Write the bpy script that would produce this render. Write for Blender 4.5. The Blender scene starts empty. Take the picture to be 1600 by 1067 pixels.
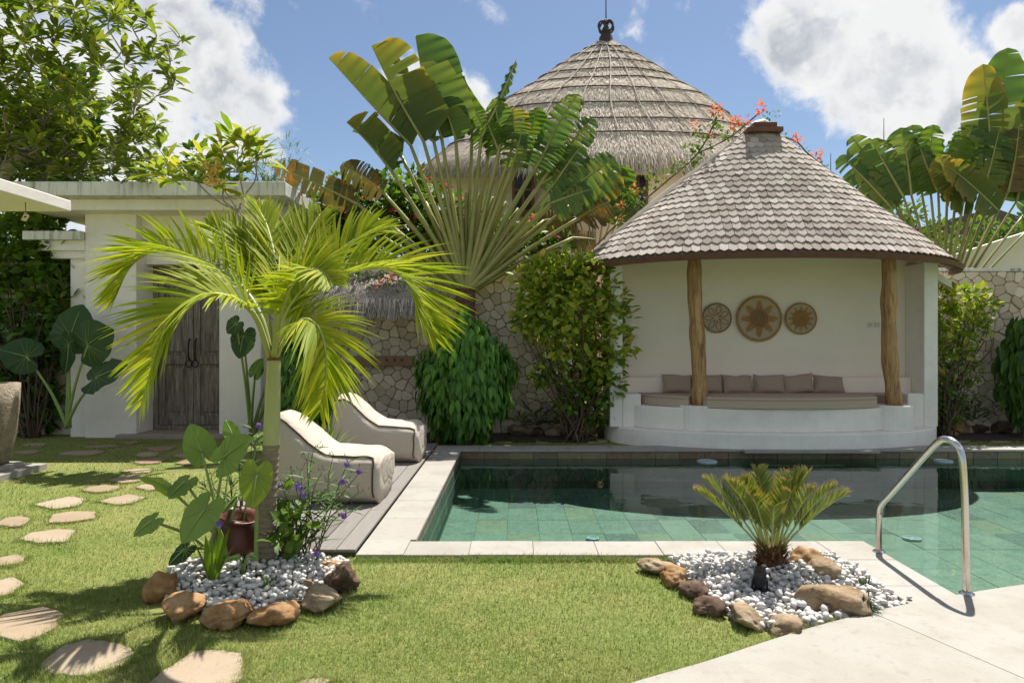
import bpy, bmesh, math, random
import numpy as np
from mathutils import Vector, Matrix, noise

random.seed(7)
rng = np.random.default_rng(11)
scn = bpy.context.scene
COL = scn.collection

# ------------------------------------------------------------------ camera
F, H, CX, CY = 1067.0, 1.5, 805.0, 533.5
cd = bpy.data.cameras.new('camera')
cam = bpy.data.objects.new('camera', cd)
COL.objects.link(cam)
cam.location = (0, 0, H)
cam.rotation_euler = (math.radians(90), 0, 0)
cd.sensor_width = 36.0
cd.lens = F / 1600 * 36
cd.shift_x = -5 / 1600
cd.clip_start = 0.05
cd.clip_end = 2000
scn.camera = cam

# ------------------------------------------------------------------ sun, sky, exposure
SA, SB = 0.22, 0.42                      # metres towards the sun (right, back) per metre of height
SUN_DIR = Vector((SA, SB, 1)).normalized()
SUN_EL = math.asin(SUN_DIR.z)
SUN_ROT = math.atan2(SA, SB)
sd = bpy.data.lights.new('sun', 'SUN')
sd.energy = 3.4
sd.angle = math.radians(0.55)
sd.color = (1.0, 0.955, 0.885)
sun = bpy.data.objects.new('sun', sd)
COL.objects.link(sun)
sun.rotation_euler = SUN_DIR.to_track_quat('Z', 'Y').to_euler()
sun.location = (4, 8, 20)

scn.view_settings.view_transform = 'Standard'
scn.view_settings.look = 'None'
scn.view_settings.exposure = 1.28
scn.view_settings.gamma = 1.0
scn.view_settings.use_curve_mapping = False
scn.render.engine = 'CYCLES'
scn.cycles.use_denoising = True
scn.cycles.max_bounces = 8
scn.cycles.transparent_max_bounces = 12
scn.cycles.transmission_bounces = 4
scn.cycles.caustics_reflective = False
scn.cycles.caustics_refractive = False
scn.cycles.sample_clamp_indirect = 6.0

def at(px, py, Y):
    return Vector(((px - CX) / F * Y, Y, H - (py - CY) / F * Y))
def gp(px, py, z=0.0):
    Y = F * (H - z) / (py - CY)
    return Vector(((px - CX) / F * Y, Y, z))

class NT:
    def __init__(s, tree):
        s.t = tree; s.n = tree.nodes; s.l = tree.links
    def add(s, typ, **kw):
        n = s.n.new(typ)
        for k, v in kw.items():
            if k == 'inp':
                for kk, vv in v.items():
                    sock = n.inputs[kk]
                    if hasattr(vv, 'is_output') or isinstance(vv, bpy.types.NodeSocket):
                        s.l.new(vv, sock)
                    else:
                        sock.default_value = vv
            else:
                setattr(n, k, v)
        return n
    def math(s, op, a, b=None, c=None, clamp=False):
        n = s.n.new('ShaderNodeMath'); n.operation = op; n.use_clamp = clamp
        for i, v in enumerate((a, b, c)):
            if v is None: continue
            if isinstance(v, bpy.types.NodeSocket): s.l.new(v, n.inputs[i])
            else: n.inputs[i].default_value = v
        return n.outputs[0]
    def vmath(s, op, a, b=None, scale=None):
        n = s.n.new('ShaderNodeVectorMath'); n.operation = op
        for i, v in enumerate((a, b)):
            if v is None: continue
            if isinstance(v, bpy.types.NodeSocket): s.l.new(v, n.inputs[i])
            else: n.inputs[i].default_value = v
        if scale is not None: n.inputs['Scale'].default_value = scale
        return n
    def mix(s, f, a, b, mode='MIX'):
        n = s.n.new('ShaderNodeMix'); n.data_type = 'RGBA'; n.blend_type = mode
        for sock, v in ((n.inputs[0], f), (n.inputs[6], a), (n.inputs[7], b)):
            if isinstance(v, bpy.types.NodeSocket): s.l.new(v, sock)
            elif isinstance(v, (int, float)): sock.default_value = v
            else: sock.default_value = (*v[:3], 1)
        return n.outputs[2]
    def noise(s, vec, scale, detail=4, rough=0.55, dist=0.0):
        n = s.n.new('ShaderNodeTexNoise')
        n.inputs['Scale'].default_value = scale; n.inputs['Detail'].default_value = detail
        n.inputs['Roughness'].default_value = rough; n.inputs['Distortion'].default_value = dist
        if vec is not None: s.l.new(vec, n.inputs['Vector'])
        return n.outputs[0]
    def ramp(s, f, stops, interp='LINEAR'):
        n = s.n.new('ShaderNodeValToRGB'); n.color_ramp.interpolation = interp
        e = n.color_ramp.elements
        while len(e) < len(stops): e.new(0.5)
        for i, (p, c) in enumerate(stops):
            e[i].position = p
            e[i].color = (*c[:3], 1) if not isinstance(c, (int, float)) else (c, c, c, 1)
        s.l.new(f, n.inputs[0])
        return n.outputs[0]
    def maprange(s, v, a, b, c=0.0, d=1.0, smooth=False):
        n = s.n.new('ShaderNodeMapRange')
        if smooth: n.interpolation_type = 'SMOOTHSTEP'
        s.l.new(v, n.inputs[0])
        for i, x in enumerate((a, b, c, d)): n.inputs[i + 1].default_value = x
        return n.outputs[0]
    def scalevec(s, vec, sx, sy, sz):
        n = s.n.new('ShaderNodeMapping'); n.inputs['Scale'].default_value = (sx, sy, sz)
        s.l.new(vec, n.inputs[0]); return n.outputs[0]

def build_world():
    w = bpy.data.worlds.new('World'); scn.world = w; w.use_nodes = True
    g = NT(w.node_tree); g.n.clear()
    sky = g.add('ShaderNodeTexSky', sky_type='NISHITA', sun_disc=False)
    sky.sun_elevation = SUN_EL; sky.sun_rotation = SUN_ROT
    sky.altitude = 100; sky.air_density = 1.0; sky.dust_density = 0.6; sky.ozone_density = 1.6
    tc = g.add('ShaderNodeTexCoord')
    d = tc.outputs['Generated']
    # cumulus: lobes in the sky, broken up by noise, all the way round
    def dirof(px, py): return Vector(((px - CX) / F, 1, (CY - py) / F)).normalized()
    lobes = []
    for px, py, r in ((335, 150, 88), (290, 70, 78), (400, 175, 66), (240, 180, 110), (130, 90, 150), (60, 250, 120), (250, 10, 62),
                      (1300, 75, 88), (1395, 55, 84), (1370, 125, 104), (1455, 130, 74), (1240, 75, 66), (1320, 165, 48), (1490, 185, 44),
                      (1590, 40, 40), (655, 150, 62), (725, 165, 58), (215, 215, 60), (1750, 60, 110)):
        lobes.append((dirof(px, py), r / F))
    rr = random.Random(5)
    for k in range(26):  # unseen clouds outside the view, added in number for fill light
        az = math.radians(50 + 260 * ((k * 7) % 26 + rr.uniform(.1, .9)) / 26); el = math.radians(rr.uniform(8, 55))
        for j in range(2):
            a2, e2 = az + rr.uniform(-.12, .12), el + rr.uniform(-.06, .06)
            lobes.append((Vector((math.sin(a2) * math.cos(e2), math.cos(a2) * math.cos(e2), math.sin(e2))), rr.uniform(.1, .2)))
    acc = None
    for c, r in lobes:
        dist = g.vmath('DISTANCE', d, tuple(c)).outputs['Value']
        v = g.maprange(dist, r * 1.35, r * 0.35, 0, 1)
        acc = v if acc is None else g.math('SMOOTH_MAX', acc, v, 0.25)
    n1 = g.noise(d, 9.0, 9, 0.56, 0.25)
    n2 = g.noise(d, 26.0, 8, 0.6, 0.1)
    shape = g.math('ADD', acc, g.math('MULTIPLY', g.math('SUBTRACT', n1, 0.5), 2.3))
    shape = g.math('ADD', shape, g.math('MULTIPLY', g.math('SUBTRACT', n2, 0.5), 0.9))
    shape = g.math('MULTIPLY', shape, g.maprange(acc, 0.0, 0.2, 0, 1))
    dens = g.maprange(shape, 0.3, 0.78, 0, 1, True)
    # modelling of the cloud: denser cores seen from below are greyer
    up = g.vmath('ADD', d, (SA * .06, -.01, .055)).outputs[0]
    nu = g.noise(up, 9.0, 9, 0.56, 0.25)
    nu2 = g.noise(up, 26.0, 8, 0.6, 0.1)
    rel = g.math('ADD', g.math('SUBTRACT', n1, nu), g.math('MULTIPLY', g.math('SUBTRACT', n2, nu2), 0.35))
    lit = g.maprange(rel, -0.16, 0.12, 0, 1, True)
    core = g.maprange(shape, 0.5, 1.1, 0, 1, True)
    shade = g.math('SUBTRACT', 1.0, g.math('MULTIPLY', core, g.math('SUBTRACT', 1.05, g.math('MULTIPLY', lit, 0.9))), clamp=True)
    ccol = g.mix(shade, (2.15, 2.27, 2.47), (4.05, 4.02, 3.95))
    skyc = g.mix(1.0, sky.outputs[0], (0.47, 0.475, 0.48), 'MULTIPLY')
    col = g.mix(g.math('MULTIPLY', dens, 0.96), skyc, ccol)
    bg = g.add('ShaderNodeBackground', inp={'Color': col, 'Strength': 0.10})
    out = g.add('ShaderNodeOutputWorld')
    g.l.new(bg.outputs[0], out.inputs[0])
build_world()

# ------------------------------------------------------------------ helpers: objects
ORG = {}
def link(o, parent=None):
    COL.objects.link(o)
    if parent is not None: o.parent = parent
    return o
def tag(o, label=None, cat=None, group=None, kind=None):
    if label: o['label'] = label
    if cat: o['category'] = cat
    if group: o['group'] = group
    if kind: o['kind'] = kind
    elif cat and not kind and o.get('kind') is None: o['kind'] = 'thing'
    return o
def thing(name, label, cat, loc, group=None, kind=None):
    o = bpy.data.objects.new(name, None); COL.objects.link(o)
    o.location = loc; o.empty_display_size = 0.2
    ORG[o.name] = Vector(loc)
    return tag(o, label, cat, group, kind)
def org(o):
    return ORG.get(o.name, Vector((0, 0, 0)))

def mesh_from(name, V, Fc, rnd=None, smooth=False):
    me = bpy.data.meshes.new(name)
    V = np.asarray(V, dtype=np.float32)
    if isinstance(Fc, np.ndarray):
        n, k = Fc.shape
        me.vertices.add(len(V)); me.vertices.foreach_set('co', V.ravel())
        me.loops.add(n * k); me.loops.foreach_set('vertex_index', Fc.astype(np.int32).ravel())
        me.polygons.add(n)
        me.polygons.foreach_set('loop_start', np.arange(0, n * k, k, dtype=np.int32))
        me.polygons.foreach_set('loop_total', np.full(n, k, dtype=np.int32))
        me.update(calc_edges=True)
    else:
        me.from_pydata([tuple(map(float, v)) for v in V], [], [tuple(int(i) for i in f) for f in Fc])
    if rnd is not None:
        a = me.attributes.new('rnd', 'FLOAT', 'POINT')
        a.data.foreach_set('value', np.asarray(rnd, dtype=np.float32))
    if smooth:
        me.polygons.foreach_set('use_smooth', np.ones(len(me.polygons), dtype=bool))
    return me
def mk(name, V, Fc, mat, parent=None, rnd=None, smooth=False, base=None, bevel=0, kind=None, segs=2):
    """one mesh object from world coordinates; a part is stored relative to its thing"""
    V = np.array(V, dtype=np.float64)
    if parent is not None: o0 = org(parent)
    elif base is not None: o0 = Vector(base)
    else:
        lo, hi = V.min(0), V.max(0); o0 = Vector(((lo[0] + hi[0]) / 2, (lo[1] + hi[1]) / 2, lo[2]))
    me = mesh_from(name, V - np.array(o0), Fc, rnd, smooth)
    if mat is not None: me.materials.append(mat)
    o = bpy.data.objects.new(name, me); link(o, parent)
    if parent is None: o.location = o0
    ORG[o.name] = Vector(o0)
    if bevel:
        m = o.modifiers.new('bevel', 'BEVEL'); m.width = bevel; m.segments = segs; m.limit_method = 'ANGLE'; m.angle_limit = math.radians(40)
        m.harden_normals = False
    if kind: o['kind'] = kind
    return o
def inst(name, me, M, parent=None):
    """an object sharing mesh data; M is its world matrix"""
    o = bpy.data.objects.new(name, me); link(o, parent)
    if parent is not None:
        M = Matrix.Translation(-org(parent)) @ M
    o.matrix_basis = M
    return o

class MB:
    def __init__(s): s.V = []; s.F = []; s.R = []
    def add(s, V, Fc, r=0.0):
        n = len(s.V)
        V = [tuple(v) for v in V]
        s.V += V; s.F += [tuple(i + n for i in f) for f in Fc]; s.R += [r] * len(V)
        return s
    def build(s, name, mat, parent=None, **kw):
        return mk(name, s.V, s.F, mat, parent, rnd=s.R, **kw)

def box(x0, x1, y0, y1, z0, z1):
    V = [(x0, y0, z0), (x1, y0, z0), (x1, y1, z0), (x0, y1, z0), (x0, y0, z1), (x1, y0, z1), (x1, y1, z1), (x0, y1, z1)]
    return V, [(0, 3, 2, 1), (4, 5, 6, 7), (0, 1, 5, 4), (1, 2, 6, 5), (2, 3, 7, 6), (3, 0, 4, 7)]
def prism(poly, z0, z1):
    """vertical prism over a counter-clockwise polygon of (x, y)"""
    n = len(poly)
    V = [(p[0], p[1], z0) for p in poly] + [(p[0], p[1], z1) for p in poly]
    Fc = [tuple(range(n - 1, -1, -1)), tuple(range(n, 2 * n))]
    Fc += [(i, (i + 1) % n, n + (i + 1) % n, n + i) for i in range(n)]
    return V, Fc
def extrude_y(poly, y0, y1):
    """prism along y over an (x, z) polygon"""
    n = len(poly)
    V = [(p[0], y0, p[1]) for p in poly] + [(p[0], y1, p[1]) for p in poly]
    Fc = [tuple(range(n)), tuple(range(2 * n - 1, n - 1, -1))]
    Fc += [(i, n + i, n + (i + 1) % n, (i + 1) % n) for i in range(n)]
    return V, Fc
def catmull(P, n):
    P = [Vector(p) for p in P]
    Q = [P[0] * 2 - P[1]] + P + [P[-1] * 2 - P[-2]]
    out = []
    m = len(P) - 1
    for k in range(n):
        u = k / (n - 1) * m; i = min(int(u), m - 1); t = u - i
        a, b, c, d = Q[i], Q[i + 1], Q[i + 2], Q[i + 3]
        out.append(0.5 * ((2 * b) + (c - a) * t + (2 * a - 5 * b + 4 * c - d) * t * t + (3 * b - a - 3 * c + d) * t ** 3))
    return out
def tube(P, R, seg=8, flat=1.0, closed=False):
    P = [Vector(p) for p in P]; n = len(P)
    if not hasattr(R, '__len__'): R = [R] * n
    V = []; Fc = []
    up = None
    for i in range(n):
        t = (P[min(i + 1, n - 1)] - P[max(i - 1, 0)])
        if closed: t = P[(i + 1) % n] - P[(i - 1) % n]
        if t.length < 1e-9: t = Vector((0, 0, 1))
        t.normalize()
        if up is None:
            up = Vector((0, 0, 1)) if abs(t.z) < .9 else Vector((1, 0, 0))
        s = t.cross(up)
        if s.length < 1e-6: s = t.orthogonal()
        s.normalize(); up = s.cross(t).normalized()
        for k in range(seg):
            a = 2 * math.pi * k / seg
            V.append(P[i] + s * (math.cos(a) * R[i]) + up * (math.sin(a) * R[i] * flat))
    m = n if closed else n - 1
    for i in range(m):
        j = (i + 1) % n
        for k in range(seg):
            Fc.append((i * seg + k, i * seg + (k + 1) % seg, j * seg + (k + 1) % seg, j * seg + k))
    if not closed:
        Fc.append(tuple(range(seg - 1, -1, -1))); Fc.append(tuple((n - 1) * seg + k for k in range(seg)))
    return V, Fc
def lathe(prof, c, seg=32):
    V = []; Fc = []
    n = len(prof)
    for r, z in prof:
        for k in range(seg):
            a = 2 * math.pi * k / seg
            V.append((c[0] + r * math.cos(a), c[1] + r * math.sin(a), c[2] + z))
    for i in range(n - 1):
        for k in range(seg):
            Fc.append((i * seg + k, i * seg + (k + 1) % seg, (i + 1) * seg + (k + 1) % seg, (i + 1) * seg + k))
    Fc.append(tuple(range(seg - 1, -1, -1))); Fc.append(tuple((n - 1) * seg + k for k in range(seg)))
    return V, Fc
def unit(a):
    return a / np.maximum(np.linalg.norm(a, axis=-1, keepdims=True), 1e-9)
def scatter(TV, TF, pos, Yd, Zh, sc, r=None):
    """copies of a small leaf (length along +y, face along +z) as one set of arrays"""
    TV = np.asarray(TV, float); TF = np.asarray(TF, int)
    pos = np.asarray(pos, float); N = len(pos)
    Yd = unit(np.asarray(Yd, float)); X = unit(np.cross(Yd, np.asarray(Zh, float))); Z = np.cross(X, Yd)
    sc = np.asarray(sc, float)
    if sc.ndim == 1: sc = np.stack([sc, sc, sc], 1)
    L = TV[None] * sc[:, None, :]
    W = pos[:, None, :] + L[..., 0:1] * X[:, None] + L[..., 1:2] * Yd[:, None] + L[..., 2:3] * Z[:, None]
    Fc = (TF[None] + (np.arange(N) * len(TV))[:, None, None]).reshape(-1, TF.shape[1])
    if r is None: r = rng.random(N)
    return W.reshape(-1, 3), Fc, np.repeat(r, len(TV))
def leaf_t(w=.4, n=4, bend=.15, fold=.12, peak=.45):
    V = []; Fc = []
    for i in range(n + 1):
        t = i / n
        hw = w / 2 * (math.sin(math.pi * min(1, t ** (math.log(.5) / math.log(peak)))) ** .8 if 0 < t < 1 else 0.0) + .008
        z = -bend * t * t
        V += [(-hw, t, z + fold * hw * 2), (0, t, z), (hw, t, z + fold * hw * 2)]
    for i in range(n):
        a = i * 3
        Fc += [(a, a + 1, a + 4, a + 3), (a + 1, a + 2, a + 5, a + 4)]
    return np.array(V), np.array(Fc)
LEAF_OVAL = leaf_t(.5, 3, .12, .15, .5)
LEAF_OB = leaf_t(.3, 4, .2, .1, .62)
LEAF_NARROW = leaf_t(.12, 3, .25, .1, .4)
LEAF_HEART = leaf_t(.46, 4, .3, .12, .36)
def inpoly(pts, poly):
    x, y = pts[:, 0], pts[:, 1]; c = np.zeros(len(pts), bool)
    n = len(poly)
    for i in range(n):
        x1, y1 = poly[i][0], poly[i][1]; x2, y2 = poly[(i + 1) % n][0], poly[(i + 1) % n][1]
        if y1 == y2: continue
        m = ((y1 > y) != (y2 > y)) & (x < (x2 - x1) * (y - y1) / (y2 - y1) + x1)
        c ^= m
    return c
def rdir(n):
    return unit(rng.normal(size=(n, 3)))

# ------------------------------------------------------------------ materials
def mat_new(name):
    m = bpy.data.materials.new(name); m.use_nodes = True
    g = NT(m.node_tree); g.n.clear()
    out = g.add('ShaderNodeOutputMaterial')
    return m, g, out
def rndval(g):
    a = g.add('ShaderNodeAttribute', attribute_name='rnd').outputs['Fac']
    o = g.add('ShaderNodeObjectInfo').outputs['Random']
    return g.math('FRACT', g.math('ADD', a, o))
def pbsdf(g, col, rough=.6, bump=None, bstr=.3, bdist=.01, metal=0, spec=.5, coat=0):
    p = g.add('ShaderNodeBsdfPrincipled')
    for k, v in (('Base Color', col), ('Roughness', rough), ('Metallic', metal), ('Specular IOR Level', spec), ('Coat Weight', coat)):
        if isinstance(v, bpy.types.NodeSocket): g.l.new(v, p.inputs[k])
        elif isinstance(v, (int, float)): p.inputs[k].default_value = v
        else: p.inputs[k].default_value = (*v[:3], 1)
    if bump is not None:
        b = g.add('ShaderNodeBump', inp={'Height': bump, 'Strength': bstr, 'Distance': bdist})
        g.l.new(b.outputs[0], p.inputs['Normal'])
    return p
def coords(g, kind='Object'):
    return g.add('ShaderNodeTexCoord').outputs[kind]
def wpos(g):
    return g.add('ShaderNodeNewGeometry').outputs['Position']

def m_leaf(name, cols, trans=.35, rough=.45, spec=.4, vscale=3.0, dead=None, tcol=1.35, objrand=True):
    """foliage: colour varies leaf by leaf; light passes through"""
    m, g, out = mat_new(name)
    r = rndval(g) if objrand else g.add('ShaderNodeAttribute', attribute_name='rnd').outputs['Fac']
    n = len(cols)
    c = g.ramp(r, [(i / max(1, n - 1), cols[i]) for i in range(n)])
    nz = g.noise(wpos(g), vscale, 3)
    c = g.mix(g.maprange(nz, .3, .7, .0, .4), c, g.mix(1.0, c, (.68, .74, .55), 'MULTIPLY'))
    if dead:
        nz2 = g.noise(wpos(g), 6.0, 4, .6)
        c = g.mix(g.maprange(nz2, dead[1], dead[1] + .12, 0, 1), c, dead[0])
    p = pbsdf(g, c, rough + .08, spec=spec * .6)
    tc = g.mix(1.0, c, (tcol, tcol * 1.05, tcol * .55), 'MULTIPLY')
    t = g.add('ShaderNodeBsdfTranslucent', inp={'Color': tc})
    mx = g.add('ShaderNodeMixShader', inp={0: trans, 1: p.outputs[0], 2: t.outputs[0]})
    g.l.new(mx.outputs[0], out.inputs[0])
    return m
def m_plain(name, cols, rough=.6, nscale=8, bscale=60, bstr=.25, metal=0, spec=.4, stretch=(1, 1, 1), bdist=.01, world=True, var=.25):
    m, g, out = mat_new(name)
    v = wpos(g) if world else coords(g)
    v = g.scalevec(v, *stretch)
    r = rndval(g)
    nz = g.noise(v, nscale, 6, .6)
    f = g.math('ADD', g.math('MULTIPLY', nz, 1 - var), g.math('MULTIPLY', r, var))
    n = len(cols)
    c = g.ramp(f, [(.25 + .5 * i / max(1, n - 1), cols[i]) for i in range(n)])
    bz = g.noise(v, bscale, 4, .6)
    p = pbsdf(g, c, rough, bz, bstr, bdist, metal, spec)
    g.l.new(p.outputs[0], out.inputs[0])
    return m
def m_white(name, base=(.85, .785, .725), dirt=(.45, .42, .37), amount=.25, streak=0.0, rough=.75):
    m, g, out = mat_new(name)
    v = wpos(g)
    n1 = g.noise(v, 1.6, 6, .6)
    c = g.mix(g.math('MULTIPLY', g.maprange(n1, .45, .8, 0, 1), amount), base, dirt)
    n3 = g.noise(v, 7.0, 6, .65)
    c = g.mix(g.math('MULTIPLY', g.maprange(n3, .5, .8, 0, 1), amount * .6), c, dirt)
    if streak:
        sv = g.scalevec(v, 7, 7, .6)
        n2 = g.noise(sv, 1.5, 6, .7)
        c = g.mix(g.math('MULTIPLY', g.maprange(n2, .5, .68, 0, 1), streak), c, (.1, .095, .085))
    bz = g.math('ADD', g.math('MULTIPLY', g.noise(v, 45, 5, .6), .4), g.noise(g.scalevec(v, 1, 1, 2.2), 3.5, 5, .6))
    n5 = g.noise(v, 90, 3, .7)
    c = g.mix(g.maprange(n5, .68, .76, 0, amount), c, dirt)
    p = pbsdf(g, c, rough, bz, .3, .012, spec=.25)
    g.l.new(p.outputs[0], out.inputs[0])
    return m

WHITE = m_white('white_plaster', amount=.32, streak=.04)
WHITE_IN = m_white('cream_plaster', (.88, .755, .645), (.62, .5, .4), .15)
WHITE_OLD = m_white('stained_plaster', (.7, .68, .64), (.35, .32, .28), .45, .75)
def m_coping():
    m, g, out = mat_new('limestone')
    v = wpos(g); r = rndval(g)
    n1 = g.noise(v, 2.5, 6, .6); n2 = g.noise(v, 120, 4, .7); n3 = g.noise(v, 14, 6, .65)
    c = g.ramp(r, [(0, (.325, .303, .265)), (.5, (.36, .34, .303)), (1, (.342, .326, .294))])
    c = g.mix(g.maprange(n1, .45, .75, 0, .7), c, (.26, .228, .182))
    c = g.mix(g.maprange(n3, .56, .75, 0, .6), c, (.2, .172, .135))
    c = g.mix(g.maprange(n2, .58, .72, 0, .6), c, (.18, .155, .12))
    p = pbsdf(g, c, .7, g.math('ADD', n2, n3), .15, .006, spec=.3)
    g.l.new(p.outputs[0], out.inputs[0])
    return m
LIMESTONE = m_coping()
# ------------------------------------------------------------------ ground and lawn base
LAWN_Z = -0.035
def m_ground():
    m, g, out = mat_new('turf_soil')
    v = wpos(g)
    n1 = g.noise(v, 1.1, 5, .6); n2 = g.noise(v, 40, 5, .7)
    c = g.ramp(n1, [(.3, (.15, .21, .05)), (.5, (.22, .25, .075)), (.7, (.29, .27, .1))])
    c = g.mix(g.maprange(n2, .35, .65, 0, .5), c, (.13, .12, .05))
    p = pbsdf(g, c, .9, n2, .6, .02, spec=.1)
    g.l.new(p.outputs[0], out.inputs[0])
    return m
xs = [-400, -.95, 2.43, 9.4, 400]; ys = [-300, 3.6, 5.0, 9.7, 600]
gv = [(x, y, LAWN_Z) for y in ys for x in xs]
gf = []
for j in range(4):
    for i in range(4):
        if (j == 2 and i in (1, 2)) or (j == 1 and i == 2): continue
        a = j * 5 + i
        gf.append((a, a + 1, a + 6, a + 5))
mk('ground', gv, gf, m_ground(), base=(0, 0, 0), kind='structure')
SOIL = m_plain('garden_soil', [(.035, .026, .018), (.07, .05, .033), (.1, .075, .05)], .95, 12, 90, .8, bdist=.03)
mk('planting_soil', *prism([(-4.0, 10.35), (1.25, 10.35), (1.25, 11.3), (-4.0, 11.3)], LAWN_Z - .02, LAWN_Z + .03), SOIL, kind='structure')
mk('planting_soil', *prism([(6.45, 10.45), (10, 10.45), (10, 11.3), (6.45, 11.3)], LAWN_Z - .02, LAWN_Z + .03), SOIL, kind='structure')

# ------------------------------------------------------------------ pool
PX0, PX1, PY0, PY1, PXN, PYN = -.77, 9.2, 5.12, 9.5, 2.6, 3.2
WZ, FZ = -0.13, -0.54
def m_pool_tile(name, cols, brown=False):
    m, g, out = mat_new(name)
    v = wpos(g); r = rndval(g)
    n = len(cols)
    c = g.ramp(r, [(i / n, cols[i]) for i in range(n)], 'CONSTANT')
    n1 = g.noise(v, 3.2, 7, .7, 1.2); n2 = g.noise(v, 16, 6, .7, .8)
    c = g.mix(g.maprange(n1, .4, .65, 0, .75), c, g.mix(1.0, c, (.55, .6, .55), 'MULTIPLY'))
    n3 = g.noise(v, 7, 7, .75, 2.5)  # pale veins and speckle paint sunlit caustic flecks into the stone's mottling
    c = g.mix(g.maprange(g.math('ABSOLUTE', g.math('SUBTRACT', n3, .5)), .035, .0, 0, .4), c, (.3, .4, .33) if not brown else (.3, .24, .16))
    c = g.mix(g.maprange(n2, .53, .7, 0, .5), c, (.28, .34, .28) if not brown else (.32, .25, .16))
    p = pbsdf(g, c, .6, n2, .2, .01)
    g.l.new(p.outputs[0], out.inputs[0])
    return m
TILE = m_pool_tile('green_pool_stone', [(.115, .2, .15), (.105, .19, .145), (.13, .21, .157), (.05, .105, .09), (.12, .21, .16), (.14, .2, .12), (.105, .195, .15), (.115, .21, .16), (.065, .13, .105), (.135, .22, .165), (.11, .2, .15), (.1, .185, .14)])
TILE_B = m_pool_tile('brown_pool_stone', [(.17, .12, .07), (.22, .165, .095), (.13, .1, .065), (.2, .15, .085), (.18, .1, .06)], True)
GROUT = m_plain('pool_grout', [(.09, .15, .115), (.12, .19, .145)], .8)
pool = MB()
e = .06
pool.add(*box(PX0 - e, PX1 + e, PYN - e, PY1 + e, FZ - .12, FZ - .012))                  # bed
pool.add(*box(PX0 - .2, PX0 - .012, PY0 - .2, PY1 + .2, FZ - .01, -.034))               # left wall
pool.add(*box(PX0 - .2, PX1 + .2, PY1 + .012, PY1 + .2, FZ - .008, -.036))                # back wall
pool.add(*box(PX0 - .19, PXN - .012, PY0 - .25, PY0 - .012, FZ - .006, -.038))            # front wall
pool.add(*box(PXN - .25, PXN - .0125, PYN - .1, PY0 - .014, FZ - .004, -.037))            # short return
pool.add(*box(PX1 + .012, PX1 + .2, PYN - .1, PY1 + .19, FZ - .004, -.039))
basin = pool.build('pool_basin', GROUT, kind='structure', base=(4, 7, FZ))
tw, tl = .342, .56
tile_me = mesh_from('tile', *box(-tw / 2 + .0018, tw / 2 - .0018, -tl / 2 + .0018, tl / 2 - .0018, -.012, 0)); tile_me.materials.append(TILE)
nx, ny = int((PX1 - PX0) / tw), int(math.ceil((PY1 - PYN) / tl))
for j in range(ny):
    for i in range(nx):
        x = PX0 + tw * (i + .5); y = PY1 - tl * (j + .5)
        if y < PY0 and x < PXN: continue
        if (x / max(y, .1)) > .95 or (y < 4.9 and x > 4.4): continue
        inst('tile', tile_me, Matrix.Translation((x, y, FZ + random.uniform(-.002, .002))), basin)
wt_me = mesh_from('wall_tile', *box(-.166, .166, 0, .012, 0, .096)); wt_me.materials.append(TILE_B)
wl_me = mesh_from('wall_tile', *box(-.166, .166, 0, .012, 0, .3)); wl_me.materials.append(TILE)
for i in range(int((PX1 - PX0) / .34)):
    x = PX0 + .17 + .34 * i
    if x > 8: break
    inst('waterline_tile', wt_me, Matrix.Translation((x, PY1, -.1335 + random.uniform(0, .002))), basin)
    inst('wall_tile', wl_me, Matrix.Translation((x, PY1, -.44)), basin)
R90 = Matrix.Rotation(-math.pi / 2, 4, 'Z')
for i in range(12):
    y = PY1 - .19 - .34 * i
    if y < PY0 + .1: break
    M = Matrix.Translation((PX0, y, -.1335)) @ Matrix.Rotation(math.pi / 2, 4, 'Z')
    inst('waterline_tile', wt_me, M, basin)
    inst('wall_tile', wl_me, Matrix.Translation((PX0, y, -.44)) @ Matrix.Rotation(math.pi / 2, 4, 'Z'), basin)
STEPST = m_plain('step_stone', [(.3, .26, .15), (.4, .35, .22)], .7, 6)
# a shallow step just under the water along the terrace
stp = []
for k in range(2):
    for i in range(6):
        x0 = PXN + .01 + i * .55
        stp.append((x0, x0 + .545))
    break
for a, b in stp:
    mk('step_slab', *box(a, b, 3.75, 4.34, -.3, -.2), STEPST, basin, bevel=.006)

def m_water():
    m, g, out = mat_new('pool_water')
    v = wpos(g)
    n1 = g.noise(g.scalevec(v, 1, 1.5, 1), 2.2, 2, .4); n2 = g.noise(v, 8, 2, .5)
    h = g.math('ADD', n1, g.math('MULTIPLY', n2, .2))
    b = g.add('ShaderNodeBump', inp={'Height': h, 'Strength': .065, 'Distance': .05})
    fr = g.add('ShaderNodeFresnel', inp={'IOR': 1.333, 'Normal': b.outputs[0]})
    gl = g.add('ShaderNodeBsdfGlossy', inp={'Roughness': .012, 'Normal': b.outputs[0], 'Color': (1, 1, 1, 1)})
    tr = g.add('ShaderNodeBsdfTransparent', inp={'Color': (.8, .9, .86, 1)})
    mx = g.add('ShaderNodeMixShader', inp={0: fr.outputs[0], 1: tr.outputs[0], 2: gl.outputs[0]})
    g.l.new(mx.outputs[0], out.inputs[0])
    return m
WATER = m_water()
wp = [(PX0, PY0), (PXN, PY0), (PXN, PYN), (PX1, PYN), (PX1, PY1), (PX0, PY1)]
mk('water', [(x, y, WZ) for x, y in wp], [tuple(range(6))], WATER, kind='structure', base=(4, 7, WZ))

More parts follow.
